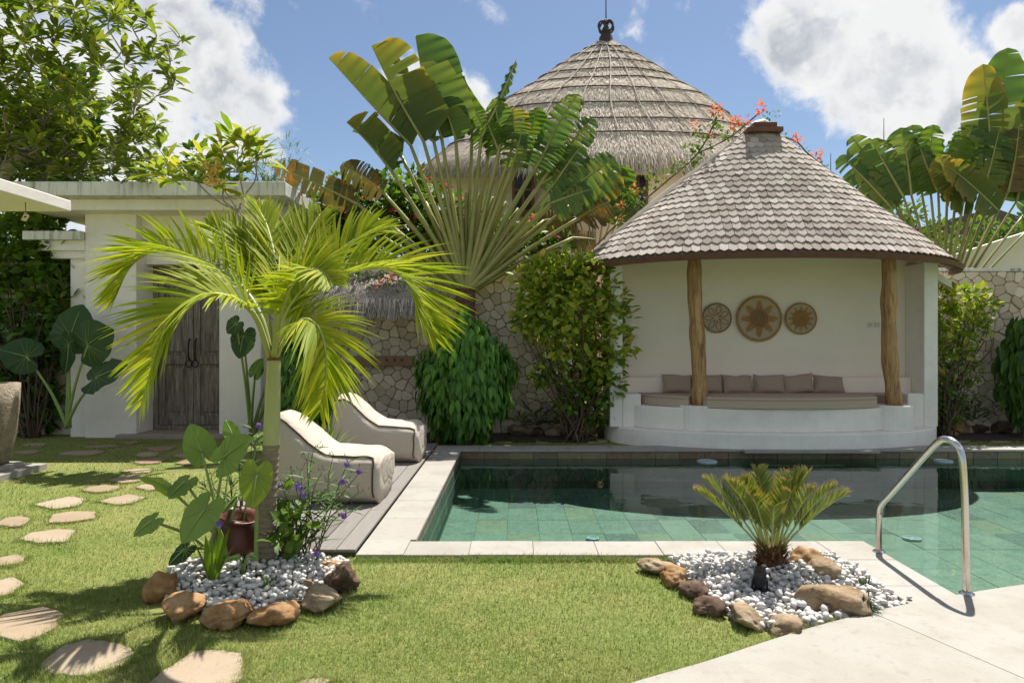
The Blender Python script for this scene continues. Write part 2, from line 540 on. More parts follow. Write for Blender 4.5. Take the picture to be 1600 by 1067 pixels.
# coping slabs, each its own stone
cop = thing('pool_coping', None, None, (4, 7, -.03), kind='structure')
def slab(x0, x1, y0, y1, z1=0.0, parent=cop):
    j = .0014
    mk('slab', *box(x0 + j, x1 - j, y0 + j, y1 - j, z1 - .032, z1 + random.uniform(-.0015, .0015)), LIMESTONE, parent, bevel=.003, segs=1,
       rnd=[random.random()] * 8)
CO0, CO1 = -1.125, PX0
x = PX0 - .02
slab(CO0, PX0 - .02, 4.81, PY0 + .06)
while x < PXN - .34 - .01:
    x2 = min(x + .46, PXN - .34)
    if PXN - .34 - x2 < .2: x2 = PXN - .34
    slab(x, x2, 4.81, PY0 + .02); x = x2
slab(PXN - .34, PXN + .02, 4.7, PY0 + .02)
for a, b in ((4.2, 4.7), (3.72, 4.2)): slab(PXN - .34, PXN + .02, a, b)
y = PY0 + .06
for L in (.62, .66, .6, .64, .62, .6, .65): 
    y2 = min(y + L, PY1 - .02)
    if y2 - y > .05: slab(CO0, PX0 + .02, y, y2)
    y = y2
x = CO0
while x < 9.2:
    slab(x, x + .62, PY1 - .02, PY1 + .36); x += .62
# skimmer lid set in the back coping in front of the pavilion
mk('skimmer_lid', *box(3.15, 5.0, PY1 - .16, PY1 - .021, -.03, .006), LIMESTONE, cop, bevel=.004)

# pool fittings
DISC = m_plain('pale_pool_light', [(.3, .42, .42), (.38, .5, .5)], .3, bstr=.05)
def pool_disc(px, py, z, r, label):
    p = gp(px, py, z)
    t = thing('pool_light', label, 'pool light', (p.x, p.y, z), 'round pale lights in the pool')
    mk('rim', *lathe([(r * .72, 0), (r, .0), (r, .012), (r * .95, .022), (r * .8, .022), (r * .72, .014)], (p.x, p.y, z + .001), 28), DISC, t, smooth=False)
    mk('lens', *lathe([(r * .7, 0), (r * .7, .012), (r * .4, .018), (.001, .02)], (p.x, p.y, z + .001), 28), m_lens, t, smooth=True)
m_lens = m_plain('blue_lens', [(.2, .36, .4), (.3, .46, .5)], .2, bstr=.02)
pool_disc(1105, 722, -.135, .135, 'pale round skimmer ring floating in front of the pavilion step')
pool_disc(1425, 843, FZ, .09, 'white oval pool light on the floor seen between the handrail posts')
pool_disc(926, 843, FZ, .07, 'small pale pool light at the front coping edge')
pool_disc(1474, 721, -.135, .12, 'pale round ring in the water behind the handrail bend')

# ------------------------------------------------------------------ terrace (front right), curved edge
EDGE = [(860, 1110), (985, 1067), (1100, 1034), (1200, 1001), (1290, 974), (1400, 947), (1508, 927), (1600, 913), (1720, 899), (1900, 884)]
EP = catmull([gp(*p) for p in EDGE], 40)
ter = thing('terrace', None, None, (3, 2, -.05), kind='structure')
EP = [(p.x, p.y) for p in EP]
def clip_half(poly, a, b, c):
    """keep a*x+b*y<=c"""
    out = []
    n = len(poly)
    for i in range(n):
        p, q = poly[i], poly[(i + 1) % n]
        dp, dq = a * p[0] + b * p[1] - c, a * q[0] + b * q[1] - c
        if dp <= 0: out.append(p)
        if (dp < 0 < dq) or (dq < 0 < dp):
            t = dp / (dp - dq); out.append((p[0] + t * (q[0] - p[0]), p[1] + t * (q[1] - p[1])))
    return out
full = [(-.2, -2), (14, -2)] + EP[::-1]
full = [p for p in full]
# joint from (1365,958) to (1600,1060)
j1, j2 = gp(1365, 958), gp(1600, 1060)
nxv, nyv = (j2.y - j1.y), -(j2.x - j1.x); ln = math.hypot(nxv, nyv); nxv /= ln; nyv /= ln
cc = nxv * j1.x + nyv * j1.y
for sgn in (1, -1):
    poly = clip_half(full, sgn * nxv, sgn * nyv, sgn * cc - .0025)
    for sg2 in (1, -1):
        pl = clip_half(poly, sg2 * -nyv, sg2 * nxv, sg2 * (-nyv * 3.6 + nxv * 1.2) - .0025)
        if len(pl) > 2:
            mk('slab', *prism(pl, -.06, .002), LIMESTONE, ter, rnd=[random.random() * .4 + .4] * (2 * len(pl)))
mk('joint_bed', *prism([(p[0], p[1] - .012) for p in full], -.07, -.006), GROUT, ter)

# ------------------------------------------------------------------ timber deck
DECKW = m_plain('weathered_deck', [(.13, .113, .1), (.195, .175, .157), (.24, .22, .2)], .75, 3, 30, .35, stretch=(18, 1, 1), var=.45)
DARKW = m_plain('dark_timber', [(.05, .04, .035), (.1, .085, .07)], .8)
deck = thing('timber_deck', 'weathered grey plank deck along the left side of the pool', 'deck', (-2.0, 7.3, LAWN_Z))
x = CO0 - .012
k = 0
while x > -2.5:
    ends = [4.86, 9.9]
    cuts = sorted(random.sample([6.0, 6.6, 7.2, 7.9, 8.5, 9.2], 2))
    seg = [4.86 if x > -1.85 else 5.75] + [q for q in cuts if q > 5.9] + [9.92]
    for a, b in zip(seg[:-1], seg[1:]):
        mk('plank', *box(x - .138, x, a + .0015, b - .0015, .0, .022 + random.uniform(-.001, .001)), DECKW, deck, bevel=.003, segs=1, rnd=[random.random()] * 8)
    x -= .144
mk('joist', *box(-1.98, CO0 - .014, 4.875, 4.92, LAWN_Z, -.001), DARKW, deck)
mk('joist', *box(-1.98, CO0 - .02, 4.925, 5.75, LAWN_Z - .01, -.004), DARKW, deck)
mk('joist', *box(-2.56, CO0 - .021, 5.76, 9.9, LAWN_Z - .01, -.004), DARKW, deck)

# ------------------------------------------------------------------ rubble-faced garden walls (every stone a piece)
STONE = m_plain('pale_wall_stone', [(.47, .385, .285), (.6, .505, .39), (.7, .605, .485)], .85, 5, 45, .5, var=.5, bdist=.015)
MORT = m_plain('wall_mortar', [(.24, .185, .13), (.33, .26, .19)], .95, 10)
WY = 11.3
def clip_bis(poly, p, q):
    mx, my = (p[0] + q[0]) / 2, (p[1] + q[1]) / 2
    a, b = q[0] - p[0], q[1] - p[1]
    return clip_half(poly, a, b, a * mx + b * my)
def stone_wall(label, x0, x1, z1, seed, hidden):
    r = np.random.default_rng(seed)
    w = thing('stone_wall', label, 'wall', ((x0 + x1) / 2, WY + .15, LAWN_Z))
    mk('core', *box(x0, x1, WY, WY + .3, LAWN_Z - .05, z1 - .02), MORT, w)
    mk('cap', *box(x0 - .0, x1 + .0, WY - .035, WY + .33, z1 - .025, z1 + .03), WHITE_OLD, w, bevel=.01)
    area = (x1 - x0) * z1
    pts = []
    tries = 0
    target = int(area / .024)
    dmin = .128
    arr_ = np.full((4000, 2), 1e6)
    while len(pts) < target and tries < 40000:
        tries += 1
        p = (r.uniform(x0, x1), r.uniform(0, z1))
        dd_ = arr_[:len(pts)] - p
        if len(pts) == 0 or (dd_ * dd_).sum(1).min() > (dmin * r.uniform(.8, 1.15)) ** 2:
            arr_[len(pts)] = p; pts.append(p)
    P = np.array(pts)
    rest = MB(); shown = []
    for i, p in enumerate(pts):
        dd = np.hypot(P[:, 0] - p[0], P[:, 1] - p[1]); o = np.argsort(dd)[1:18]
        poly = [(x0, LAWN_Z - .02), (x1, LAWN_Z - .02), (x1, z1 - .027), (x0, z1 - .027)]
        for j in o: poly = clip_bis(poly, p, pts[j])
        if len(poly) < 3: continue
        c = np.mean(np.array(poly), 0)
        pv = np.array(poly) - c
        rad = np.hypot(pv[:, 0], pv[:, 1])
        sh = np.clip(1 - .0055 / np.maximum(rad, .03), .6, 1)[:, None]
        # soften: midpoints between corners give rounded stones
        outl = []
        q = pv * sh
        n0 = len(q)
        for k in range(n0):
            a, b = q[k], q[(k + 1) % n0]
            for t in (.16, .84):
                outl.append(a + (b - a) * t)
        q = np.array(outl); n = len(q)
        dep = r.uniform(.008, .03); tx, tz = r.normal(0, .05, 2)
        V = []
        for s, d in ((1.0, 0), (.985, dep * .6), (.9, dep)):
            for v in q * s + r.normal(0, .002, q.shape):
                V.append((c[0] + v[0], WY - d - (v[0] * tx + v[1] * tz) * (d > 0), c[1] + v[1]))
        Fc = []
        for s in range(2):
            for k in range(n):
                Fc.append((s * n + k, s * n + (k + 1) % n, (s + 1) * n + (k + 1) % n, (s + 1) * n + k))
        Fc.append(tuple(range(2 * n, 3 * n)))
        rv = r.random()
        if hidden(c[0], c[1]): rest.add(V, Fc, rv)
        else: shown.append((V, Fc, rv))
    shown.sort(key=lambda s: 0)
    for V, Fc, rv in shown[:300]: mk('stone', V, Fc, STONE, w, rnd=[rv] * len(V))
    for V, Fc, rv in shown[300:]: rest.add(V, Fc, rv)
    if rest.V: rest.build('stones_behind_plants', STONE, w, kind='stuff')
    return w
def hid_left(x, z):
    if x < -2.9: return True
    if ((x + .8) / .62) ** 2 + ((z - 1.0) / .85) ** 2 < 1: return True
    if .25 < x < 1.6 and z > .9: return True
    if x > .5: return True
    if z > 2.0 and x < -1.4: return True
    if z < .3 and x < -1.6: return True
    return False
stone_wall('pale rubble stone garden wall left of the pavilion', -4.06, 1.42, 2.72, 3, hid_left)
stone_wall('rubble stone wall behind the creeper left of the gate', -10.2, -7.18, 2.8, 8, lambda x, z: x < -7.6 or z > .8)
stone_wall('pale rubble stone garden wall right of the pavilion', 6.42, 10.2, 2.68, 4, lambda x, z: x > 8.5 or (x < 7.3 and z < .9))

# wooden peg rail on the stone wall
PEGW = m_plain('brown_wood', [(.16, .085, .045), (.25, .14, .08), (.32, .19, .11)], .6, 3, 30, .2, stretch=(1, 4, 12))
a, b = at(553, 556, 11.25), at(648, 571, 11.25)
pr = thing('peg_rail', 'brown wooden peg rail fixed to the stone wall above the far lounger', 'peg rail', ((a.x + b.x) / 2, 11.23, b.z))
mk('board', *box(a.x, b.x, 11.2, 11.262, b.z, a.z), PEGW, pr, bevel=.006)
for px in (605, 617, 628):
    p = at(px, 563, 11.2)
    mk('peg', *tube([(p.x, 11.205, p.z), (p.x, 11.12, p.z + .015), (p.x, 11.09, p.z + .04)], [.014, .012, .016], 8), PEGW, pr, smooth=True)

# ------------------------------------------------------------------ entrance gate (left)
DOORW = None
def m_door():
    m, g, out = mat_new('weathered_door_wood')
    v = wpos(g)
    sv = g.scalevec(v, 14, 14, 1.2)
    n1 = g.noise(sv, 2, 8, .65, .3); n2 = g.noise(v, 2.2, 5, .6); n3 = g.noise(sv, 9, 5, .7)
    c = g.ramp(n1, [(.3, (.1, .077, .06)), (.5, (.21, .175, .145)), (.62, (.32, .28, .24)), (.8, (.46, .42, .38))])
    c = g.mix(g.maprange(n2, .5, .75, 0, .55), c, (.36, .32, .28))
    c = g.mix(g.maprange(n3, .55, .7, 0, .5), c, (.06, .045, .035))
    p = pbsdf(g, c, .8, n1, .6, .01, spec=.2)
    g.l.new(p.outputs[0], out.inputs[0])
    return m
DOORW = m_door()
IRON = m_plain('dark_iron', [(.02, .018, .016), (.05, .042, .036)], .55, metal=.6)
gate = thing('gate_house', 'white plastered entrance gate with flat stained roof slab and old wooden double door', 'gate', (-5.4, 11.2, LAWN_Z))
G = LAWN_Z - .03
mk('pillar', *box(-6.87, -6.05, 10.9, 11.9, G, 3.545), WHITE, gate, bevel=.015)
mk('pillar', *box(-4.73, -4.06, 10.9, 11.9, G, 3.546), WHITE, gate, bevel=.015)
mk('lintel', *box(-6.052, -4.728, 11.18, 11.9, 2.76, 3.547), WHITE, gate, bevel=.01)
mk('lintel_step', *box(-6.051, -4.729, 11.05, 11.178, 3.15, 3.546), WHITE, gate, bevel=.01)
mk('cornice', *box(-7.55, -3.74, 10.56, 12.1, 3.53, 3.702), WHITE, gate, bevel=.015)
mk('roof_slab', *box(-7.85, -3.475, 10.3, 12.0, 3.7, 3.915), WHITE_OLD, gate, bevel=.015)
mk('roof_upstand', *box(-7.7, -3.65, 10.5, 11.85, 3.9, 3.96), WHITE_OLD, gate, bevel=.01)
mk('wing_pillar', *box(-7.17, -6.872, 11.0, 11.5, G, 2.94), WHITE, gate, bevel=.015)
mk('wing_moulding', *box(-7.45, -6.873, 10.95, 11.6, 2.83, 2.96), WHITE, gate, bevel=.01)
mk('wing_moulding', *box(-7.6, -6.874, 10.9, 11.65, 2.95, 3.12), WHITE, gate, bevel=.01)
mk('wing_cap', *box(-7.8, -6.8745, 10.8, 11.7, 3.11, 3.25), WHITE_OLD, gate, bevel=.01)
mk('threshold', *box(-6.3, -4.6, 10.75, 11.7, G, .03), m_plain('threshold_stone', [(.25, .2, .16), (.36, .3, .24)], .8), gate, bevel=.01)
# frame and two leaves
mk('door_frame', *box(-6.05, -5.975, 11.4, 11.55, .03, 2.758), DOORW, gate, bevel=.008)
mk('door_frame', *box(-4.805, -4.731, 11.4, 11.55, .03, 2.758), DOORW, gate, bevel=.008)
mk('door_frame', *box(-5.974, -4.806, 11.402, 11.55, 2.62, 2.757), DOORW, gate, bevel=.008)
mk('door_sill', *box(-5.974, -4.806, 11.39, 11.55, .03, .1), DOORW, gate, bevel=.008)
xm = -5.39
for s, (x0, x1) in ((-1, (-5.972, xm - .004)), (1, (xm + .004, -4.808))):
    leaf = mk('door_leaf', *box(x0, x1, 11.47, 11.51, .105, 2.617), DOORW, gate, bevel=.004)
    st = .11
    for (a, b, c, d) in ((x0, x0 + st, .106, 2.616), (x1 - st, x1, .106, 2.616)):
        mk('stile', *box(a + .001, b, 11.435, 11.475, c, d), DOORW, leaf, bevel=.006)
    for (c, d) in ((.106, .26), (1.12, 1.27), (2.47, 2.616)):
        mk('rail', *box(x0 + st + .001, x1 - st - .001, 11.437, 11.475, c, d), DOORW, leaf, bevel=.006)
    for (c, d) in ((.32, 1.06), (1.33, 2.41)):
        mk('panel', *box(x0 + st + .05, x1 - st - .05, 11.45, 11.475, c, d), DOORW, leaf, bevel=.012)
    hx = xm + s * .055
    mk('handle', *tube([(hx, 11.43, 1.18), (hx, 11.38, 1.22), (hx, 11.37, 1.35), (hx, 11.385, 1.5), (hx, 11.43, 1.55)], [.012, .016, .013, .016, .012], 8), IRON, leaf, smooth=True)
    ring = [(hx + .05 * math.cos(q), 11.385, 1.13 + .06 * math.sin(q)) for q in np.linspace(0, 2 * math.pi, 17)[:-1]]
    mk('knocker_ring', *tube(ring, .009, 6, closed=True), IRON, leaf, smooth=True)

# ------------------------------------------------------------------ near canopy slab (top left) with hanging tag
can = thing('canopy', 'white flat canopy slab cutting in at the upper left edge', 'canopy', (-5.5, 4.6, 2.64))
mk('slab', *box(-8.5, -3.9, 2.2, 6.0, 2.64, 2.735), WHITE, can, bevel=.008)
mk('column', *box(-8.2, -7.8, 5.3, 5.7, LAWN_Z - .02, 2.639), WHITE, can, bevel=.01)
p = at(38, 330, 5.6)
hook = mk('wind_tag', *extrude_y([(p.x - .028, p.z - .075), (p.x + .012, p.z - .085), (p.x + .04, p.z - .04), (p.x + .03, p.z - .025), (p.x, p.z - .02)], 5.597, 5.605), m_plain('tag_card', [(.6, .5, .38), (.7, .6, .46)], .7), base=(p.x, 5.6, p.z - .08))
tag(hook, 'small beige tag hanging under the canopy slab', 'tag')
mk('string', *tube([(p.x + .012, 5.601, p.z - .03), (p.x + .008, 5.601, 2.64)], .003, 5), IRON, hook)
mk('hole', *tube([(p.x + .005, 5.5955, p.z - .05), (p.x + .018, 5.5955, p.z - .045)], .006, 6), IRON, hook)

# stone planter on its white slab at the left edge
POT = m_plain('rough_planter_stone', [(.2, .155, .11), (.34, .28, .21), (.46, .39, .3)], .95, 9, 40, 1.0, bdist=.03)
c = (-6.1, 7.75, .1)
pl = thing('stone_planter', 'tall rough sandstone planter at the left edge', 'planter', c)
mk('bowl', *lathe([(.27, 0), (.31, .04), (.37, .35), (.395, .7), (.4, .92), (.33, .925), (.32, .8)], c, 40), POT, pl, smooth=True)
mk('soil', *lathe([(.32, .82), (.1, .84)], c, 24), SOIL, pl)
pst = thing('planter_step', 'white stepped stone slabs under the planter', 'step', (-6.0, 7.7, LAWN_Z))
mk('slab', *box(-7.2, -5.62, 7.2, 8.2, LAWN_Z - .01, .04), LIMESTONE, pst, bevel=.006)
mk('slab', *box(-7.2, -5.75, 7.1, 8.0, .04, .1), LIMESTONE, pst, bevel=.006)
# ------------------------------------------------------------------ pavilion
pav = thing('pavilion', 'white half-round pavilion with shingled roof beside the pool', 'pavilion', (3.82, 10.3, 0))
PXC, PYC, RA, RB = 3.9, 10.84, 3.02, 1.64
def arcpoly(xc, yc, a, b, n=48, ext=0.0):
    """front half of an ellipse, counter-clockwise seen from above, closed along the chord"""
    pts = [(xc + a * math.cos(t), yc + b * math.sin(t)) for t in np.linspace(math.pi, 2 * math.pi, n)]
    return [(xc + a, yc + ext), (xc - a, yc + ext)] + pts[0:] if False else pts + [(xc + a, yc + ext), (xc - a, yc + ext)]
mk('base_step', *prism(arcpoly(3.96, 10.72, 2.54, 1.26, 56, .2), LAWN_Z - .02, .215), WHITE, pav, bevel=.02, segs=3)
mk('bench', *prism(arcpoly(3.86, 10.66, 2.2, 1.04, 56, .18), .214, .545), WHITE, pav, bevel=.015)
for px in (2.66, 5.52):
    n = 14
    cx0 = px
    poly = [(cx0 + .27 * math.cos(t), 9.98 + .22 * math.sin(t)) for t in np.linspace(math.pi, 2 * math.pi, n)] + [(cx0 + .27, 10.4), (cx0 - .27, 10.4)]
    mk('pedestal', *prism(poly, .213, .575), WHITE, pav, bevel=.012)
# back wall with its gable, side piers, ledge
gz = 2.5
gable = [(1.42, LAWN_Z), (6.42, LAWN_Z), (6.42, 2.62), (6.78, 2.52), (6.72, 2.7), (5.2, 3.9), (4.1, 4.72), (3.7, 4.86), (2.3, 3.84), (.92, 2.7), (1.0, 2.6), (1.42, 2.62)]
mk('back_wall', *extrude_y(gable, 10.86, 11.06), WHITE_IN, pav, bevel=.008)
mk('side_pier', *box(1.43, 1.62, 10.3, 10.858, .21, 2.7), WHITE, pav, bevel=.012)
mk('side_pier', *box(6.2, 6.41, 10.35, 10.858, .21, 2.7), WHITE, pav, bevel=.012)
mk('ledge', *box(1.621, 6.199, 10.68, 10.859, .5, .94), WHITE_IN, pav, bevel=.015)
mk('seat_end', *box(1.622, 1.9, 10.3, 10.68, .21, .71), WHITE, pav, bevel=.015)
mk('seat_end', *box(5.95, 6.198, 10.35, 10.68, .21, .71), WHITE, pav, bevel=.015)
# brace of the gable that comes down on the right
mk('gable_foot', *extrude_y([(6.2, 2.6), (6.42, 2.62), (7.0, 2.3), (6.95, 2.42), (6.5, 2.72)], 10.82, 10.98), WHITE, pav, bevel=.006)
# log posts
def m_log():
    m, g, out = mat_new('varnished_log')
    v = wpos(g)
    sv = g.scalevec(v, 10, 10, .9)
    n1 = g.noise(sv, 2.2, 8, .6, .5); n2 = g.noise(v, 6, 5, .6)
    c = g.ramp(n1, [(.3, (.16, .075, .025)), (.48, (.36, .2, .075)), (.6, (.48, .29, .12)), (.75, (.3, .16, .06))])
    c = g.mix(g.maprange(n2, .55, .75, 0, .6), c, (.2, .1, .04))
    p = pbsdf(g, c, .5, n1, .5, .02, spec=.4)
    g.l.new(p.outputs[0], out.inputs[0])
    return m
LOG = m_log()
for px, lean, sd_ in ((2.68, -.05, 1), (5.53, -.1, 9)):
    P = []; R = []
    for i in range(26):
        t = i / 25
        z = .57 + t * 2.3
        P.append((px + lean * t + .02 * math.sin(t * 5 + sd_), 9.98 + .012 * math.sin(t * 7 + sd_ * 2), z))
        R.append(.112 - .014 * t + .008 * math.sin(t * 17 + sd_) + .006 * math.sin(t * 31))
    V, Fc = tube(P, R, 18)
    V = [Vector(v) + .006 * Vector(noise.noise_vector(Vector(v) * 6 + Vector((sd_, 0, 0)))) for v in V]
    mk('post', V, Fc, LOG, pav, smooth=True)
# roof surface
PROF = [(0, 1.0), (.064, .925), (.173, .82), (.295, .69), (.41, .566), (.523, .46), (.636, .35), (.764, .222), (.905, .09), (.97, .03)]
EZ, AZ = 2.71, 4.98
def rprof(t):
    for (a, ra), (b, rb) in zip(PROF[:-1], PROF[1:]):
        if t <= b: return ra + (rb - ra) * (t - a) / (b - a)
    return PROF[-1][1]
def rsurf(ph, t, off=0.0):
    r = rprof(t)
    sag = .075 * (math.cos(ph) ** 4) * (1 - t) ** 3         # eave dips at its two ends
    return Vector((PXC + (RA * r + off) * math.cos(ph), PYC - (RB * r + off) * math.sin(ph), EZ - sag + (AZ - EZ) * t))
PH0, PH1 = math.radians(-1), math.radians(181)
NU, NV = 60, 24
V = []; Fc = []
for j in range(NV + 1):
    for i in range(NU + 1):
        V.append(rsurf(PH0 + (PH1 - PH0) * i / NU, .97 * j / NV) - Vector((0, 0, .02)))
for j in range(NV):
    for i in range(NU):
        a = j * (NU + 1) + i
        Fc.append((a, a + 1, a + NU + 2, a + NU + 1))
UNDER = m_plain('roof_underlay', [(.09, .06, .045), (.14, .1, .075)], .9)
roof = mk('roof', V, Fc, UNDER, pav, smooth=True)
FASC = m_plain('red_brown_board', [(.07, .026, .015), (.12, .045, .026), (.15, .06, .035)], .55, 6, 40, .2)
V = []; Fc = []
for i in range(NU + 1):
    ph = PH0 + (PH1 - PH0) * i / NU
    p = rsurf(ph, 0)
    nrm = Vector((math.cos(ph) * RB, -math.sin(ph) * RA, 0)).normalized()
    for dz, dn in ((-.07, .005), (.0, .03), (.0, -.03), (-.07, -.035)):
        V.append(p + nrm * dn + Vector((0, 0, dz - .012)))
for i in range(NU):
    for k in range(4):
        Fc.append((i * 4 + k, (i + 1) * 4 + k, (i + 1) * 4 + (k + 1) % 4, i * 4 + (k + 1) % 4))
mk('fascia', V, Fc, FASC, roof)
# shingles: pointed lower ends, each a piece
def m_shingle():
    m, g, out = mat_new('silvered_shingle')
    v = coords(g); r = rndval(g)
    sv = g.scalevec(v, 60, 3, 3)
    n1 = g.noise(sv, 1.5, 5, .65); n2 = g.noise(wpos(g), 1.2, 5, .6)
    c = g.ramp(r, [(0, (.25, .205, .17)), (.25, (.36, .31, .265)), (.5, (.42, .365, .32)), (.75, (.5, .45, .4)), (1, (.32, .27, .23))])
    c = g.mix(g.maprange(n1, .4, .7, 0, .4), c, (.3, .25, .21))
    c = g.mix(g.maprange(n2, .48, .7, 0, .4), c, (.3, .25, .215))
    p = pbsdf(g, c, .85, n1, .35, .008, spec=.2)
    g.l.new(p.outputs[0], out.inputs[0])
    return m
SHIN = m_shingle()
th = .013
hexo = [(-.485, .15), (-.485, .0), (-.3, -.052), (0, -.068), (.3, -.052), (.485, 0), (.485, .15)]
hexo = [(-.478, .2), (-.478, .018), (0, -.024), (.478, .018), (.478, .2)]
def shin_mesh():
    n = len(hexo)
    V = [(x, y, 0) for x, y in hexo] + [(x, y, th if y < .1 else th * .6) for x, y in hexo]
    Fc = [tuple(range(n - 1, -1, -1)), tuple(range(n, 2 * n))] + [(i, (i + 1) % n, n + (i + 1) % n, n + i) for i in range(n)]
    return V, Fc
sv_, sf_ = shin_mesh()
shin_me = mesh_from('shingle', sv_, sf_); shin_me.materials.append(SHIN)
rows = 20
items = []
for j in range(rows):
    t = .9 * (j / rows) ** .96 + .012
    r = rprof(t)
    # arc length table
    phs = np.linspace(PH0, PH1, 400)
    X = RA * r * np.cos(phs); Yv = RB * r * np.sin(phs)
    s = np.concatenate([[0], np.cumsum(np.hypot(np.diff(X), np.diff(Yv)))])
    n = max(5, int(round(s[-1] / .124)))
    wdt = s[-1] / n
    for i in range(n + (j % 2)):
        q = (i + (0 if j % 2 else .5)) * wdt
        if q < 0 or q > s[-1]: continue
        ph = float(np.interp(q, s, phs))
        p = rsurf(ph, t)
        tu = (rsurf(ph - .01, t) - rsurf(ph + .01, t)).normalized()
        tv = (rsurf(ph, min(t + .04, .95)) - p).normalized()
        nn = tu.cross(tv).normalized()
        tv = nn.cross(tu).normalized()
        tv2 = (tv - nn * random.uniform(.06, .1)).normalized()      # lifted lower end
        tu2 = (tu + nn * random.gauss(0, .025) + tv * random.gauss(0, .015)).normalized()
        nn2 = tu2.cross(tv2).normalized(); tv2 = nn2.cross(tu2)
        M = Matrix.Translation(p + nn * (.006 + random.uniform(0, .004)) + tv * random.gauss(0, .004)) @ Matrix((tu2 * wdt, tv2, nn2)).transposed().to_4x4()
        facing = (p - Vector((0, 0, H))).dot(nn)
        items.append((facing / (p - Vector((0, 0, H))).length, M))
vis = [m for f, m in items if f < -.08]
hid = [m for f, m in items if f >= -.08]
# the lowest, largest rows as single pieces, the rest joined
vis.sort(key=lambda m: m.translation.z)
for M in vis[:300]: inst('shingle', shin_me, M, roof)
rest = MB()
for M in vis[300:] + hid:
    rest.add([M @ Vector(v) for v in sv_], sf_, random.random())
rest.build('upper_shingles', SHIN, roof, kind='stuff')
# cap
ap = rsurf(math.pi / 2, .93)
capx, capy = PXC + .0, PYC - .0
mk('ridge_cap', *box(capx - .27, capx + .27, capy - .24, capy + .2, 4.76, 4.84), FASC, roof, bevel=.012)
mk('ridge_cap', *box(capx - .18, capx + .18, capy - .22, capy + .15, 4.841, 4.915), FASC, roof, bevel=.012)
mk('ridge_finial', *lathe([(.18, 0), (.17, .03), (.09, .08), (.001, .1)], (capx, capy - .03, 4.916), 4), m_plain('pale_cap', [(.6, .52, .46), (.7, .62, .56)], .6), roof)
# hip board along the left edge
hb = [rsurf(math.radians(184), t) + Vector((-.02, .03, .03)) for t in np.linspace(.0, .93, 20)]
#mk('hip_board', *tube(hb, .045, 6), m_plain('grey_flashing', [(.3, .28, .26), (.42, .4, .37)], .7), roof, smooth=False)

# mattress and cushions
def m_cloth(name, col, sc=350):
    m, g, out = mat_new(name)
    v = coords(g)
    n1 = g.noise(v, 5, 4, .6); n2 = g.noise(v, sc, 2, .5)
    c = g.mix(g.maprange(n1, .3, .75, 0, .25), col, tuple(x * .78 for x in col))
    p = pbsdf(g, c, .9, g.math('ADD', n1, g.math('MULTIPLY', n2, .1)), .25, .02, spec=.15)
    g.l.new(p.outputs[0], out.inputs[0])
    return m
TAUPE = m_cloth('taupe_fabric', (.48, .37, .285))
TAUPE2 = m_cloth('taupe_cushion_fabric', (.38, .285, .215))
poly = arcpoly(3.9, 10.64, 2.0, 1.06, 60, .03)
# notches for the two posts
poly = [p for p in poly]
def notch(p):
    for cx0 in (2.68, 5.44):
        d = math.hypot(p[0] - cx0, p[1] - 9.98)
        if d < .2:
            k = .2 / max(d, 1e-3)
            return (cx0 + (p[0] - cx0) * k, 9.98 + max(p[1] - 9.98, .03) * k)
    return p
mt = mk('mattress', *prism([notch(p) for p in poly], .552, .705), TAUPE, bevel=.035, segs=4, smooth=False)
tag(mt, 'long taupe mattress covering the pavilion bench', 'mattress')
mk('piping', *tube([(p[0], p[1] - .004, .672) for p in [notch(q) for q in poly[2:58]]], .006, 5), TAUPE2, mt)
def cushion_mesh(w, h, d):
    n = 12
    V = []; Fc = []
    for s in (1, -1):
        for j in range(n + 1):
            for i in range(n + 1):
                u, v = i / n * 2 - 1, j / n * 2 - 1
                tck = d / 2 * ((1 - u ** 4) * (1 - v ** 4)) ** .5
                pin = 1 - .07 * (1 - abs(u) ** 2) * abs(v) ** 3 - 0
                pin2 = 1 - .07 * (1 - abs(v) ** 2) * abs(u) ** 3
                V.append((w / 2 * u * pin2, -s * tck, h / 2 * v * pin + h / 2))
    m = (n + 1) ** 2
    for k in range(2):
        for j in range(n):
            for i in range(n):
                a = k * m + j * (n + 1) + i
                f = (a, a + 1, a + n + 2, a + n + 1)
                Fc.append(f if k == 0 else f[::-1])
    return V, Fc
cl = [(1060, 'taupe scatter cushion at the left end, half hidden by the left log post'), (1108, 'taupe scatter cushion just right of the left log post'),
      (1156, 'third taupe scatter cushion from the left on the pavilion bench'), (1204, 'fourth taupe scatter cushion from the left on the pavilion bench'),
      (1250, 'fifth taupe scatter cushion from the left on the pavilion bench'), (1298, 'rightmost taupe scatter cushion on the pavilion bench')]
for k, (px, lab) in enumerate(cl):
    p = at(px, 612, 10.55)
    V, Fc = cushion_mesh(.5 + random.uniform(-.015, .015), .3, .15)
    Mx = Matrix.Translation((p.x, 10.57, .695)) @ Matrix.Rotation(random.gauss(0, .1), 4, 'Z') @ Matrix.Rotation(-.3 + random.gauss(0, .07), 4, 'X') @ Matrix.Rotation(random.gauss(0, .05), 4, 'Y')
    V = [Mx @ Vector(v) + Vector(noise.noise_vector(Vector(v) * 7 + Vector((k * 3, 0, 0)))) * .016 for v in V]
    o = mk('scatter_cushion', V, Fc, TAUPE2, smooth=True)
    tag(o, lab, 'cushion', 'taupe cushions on the pavilion bench')
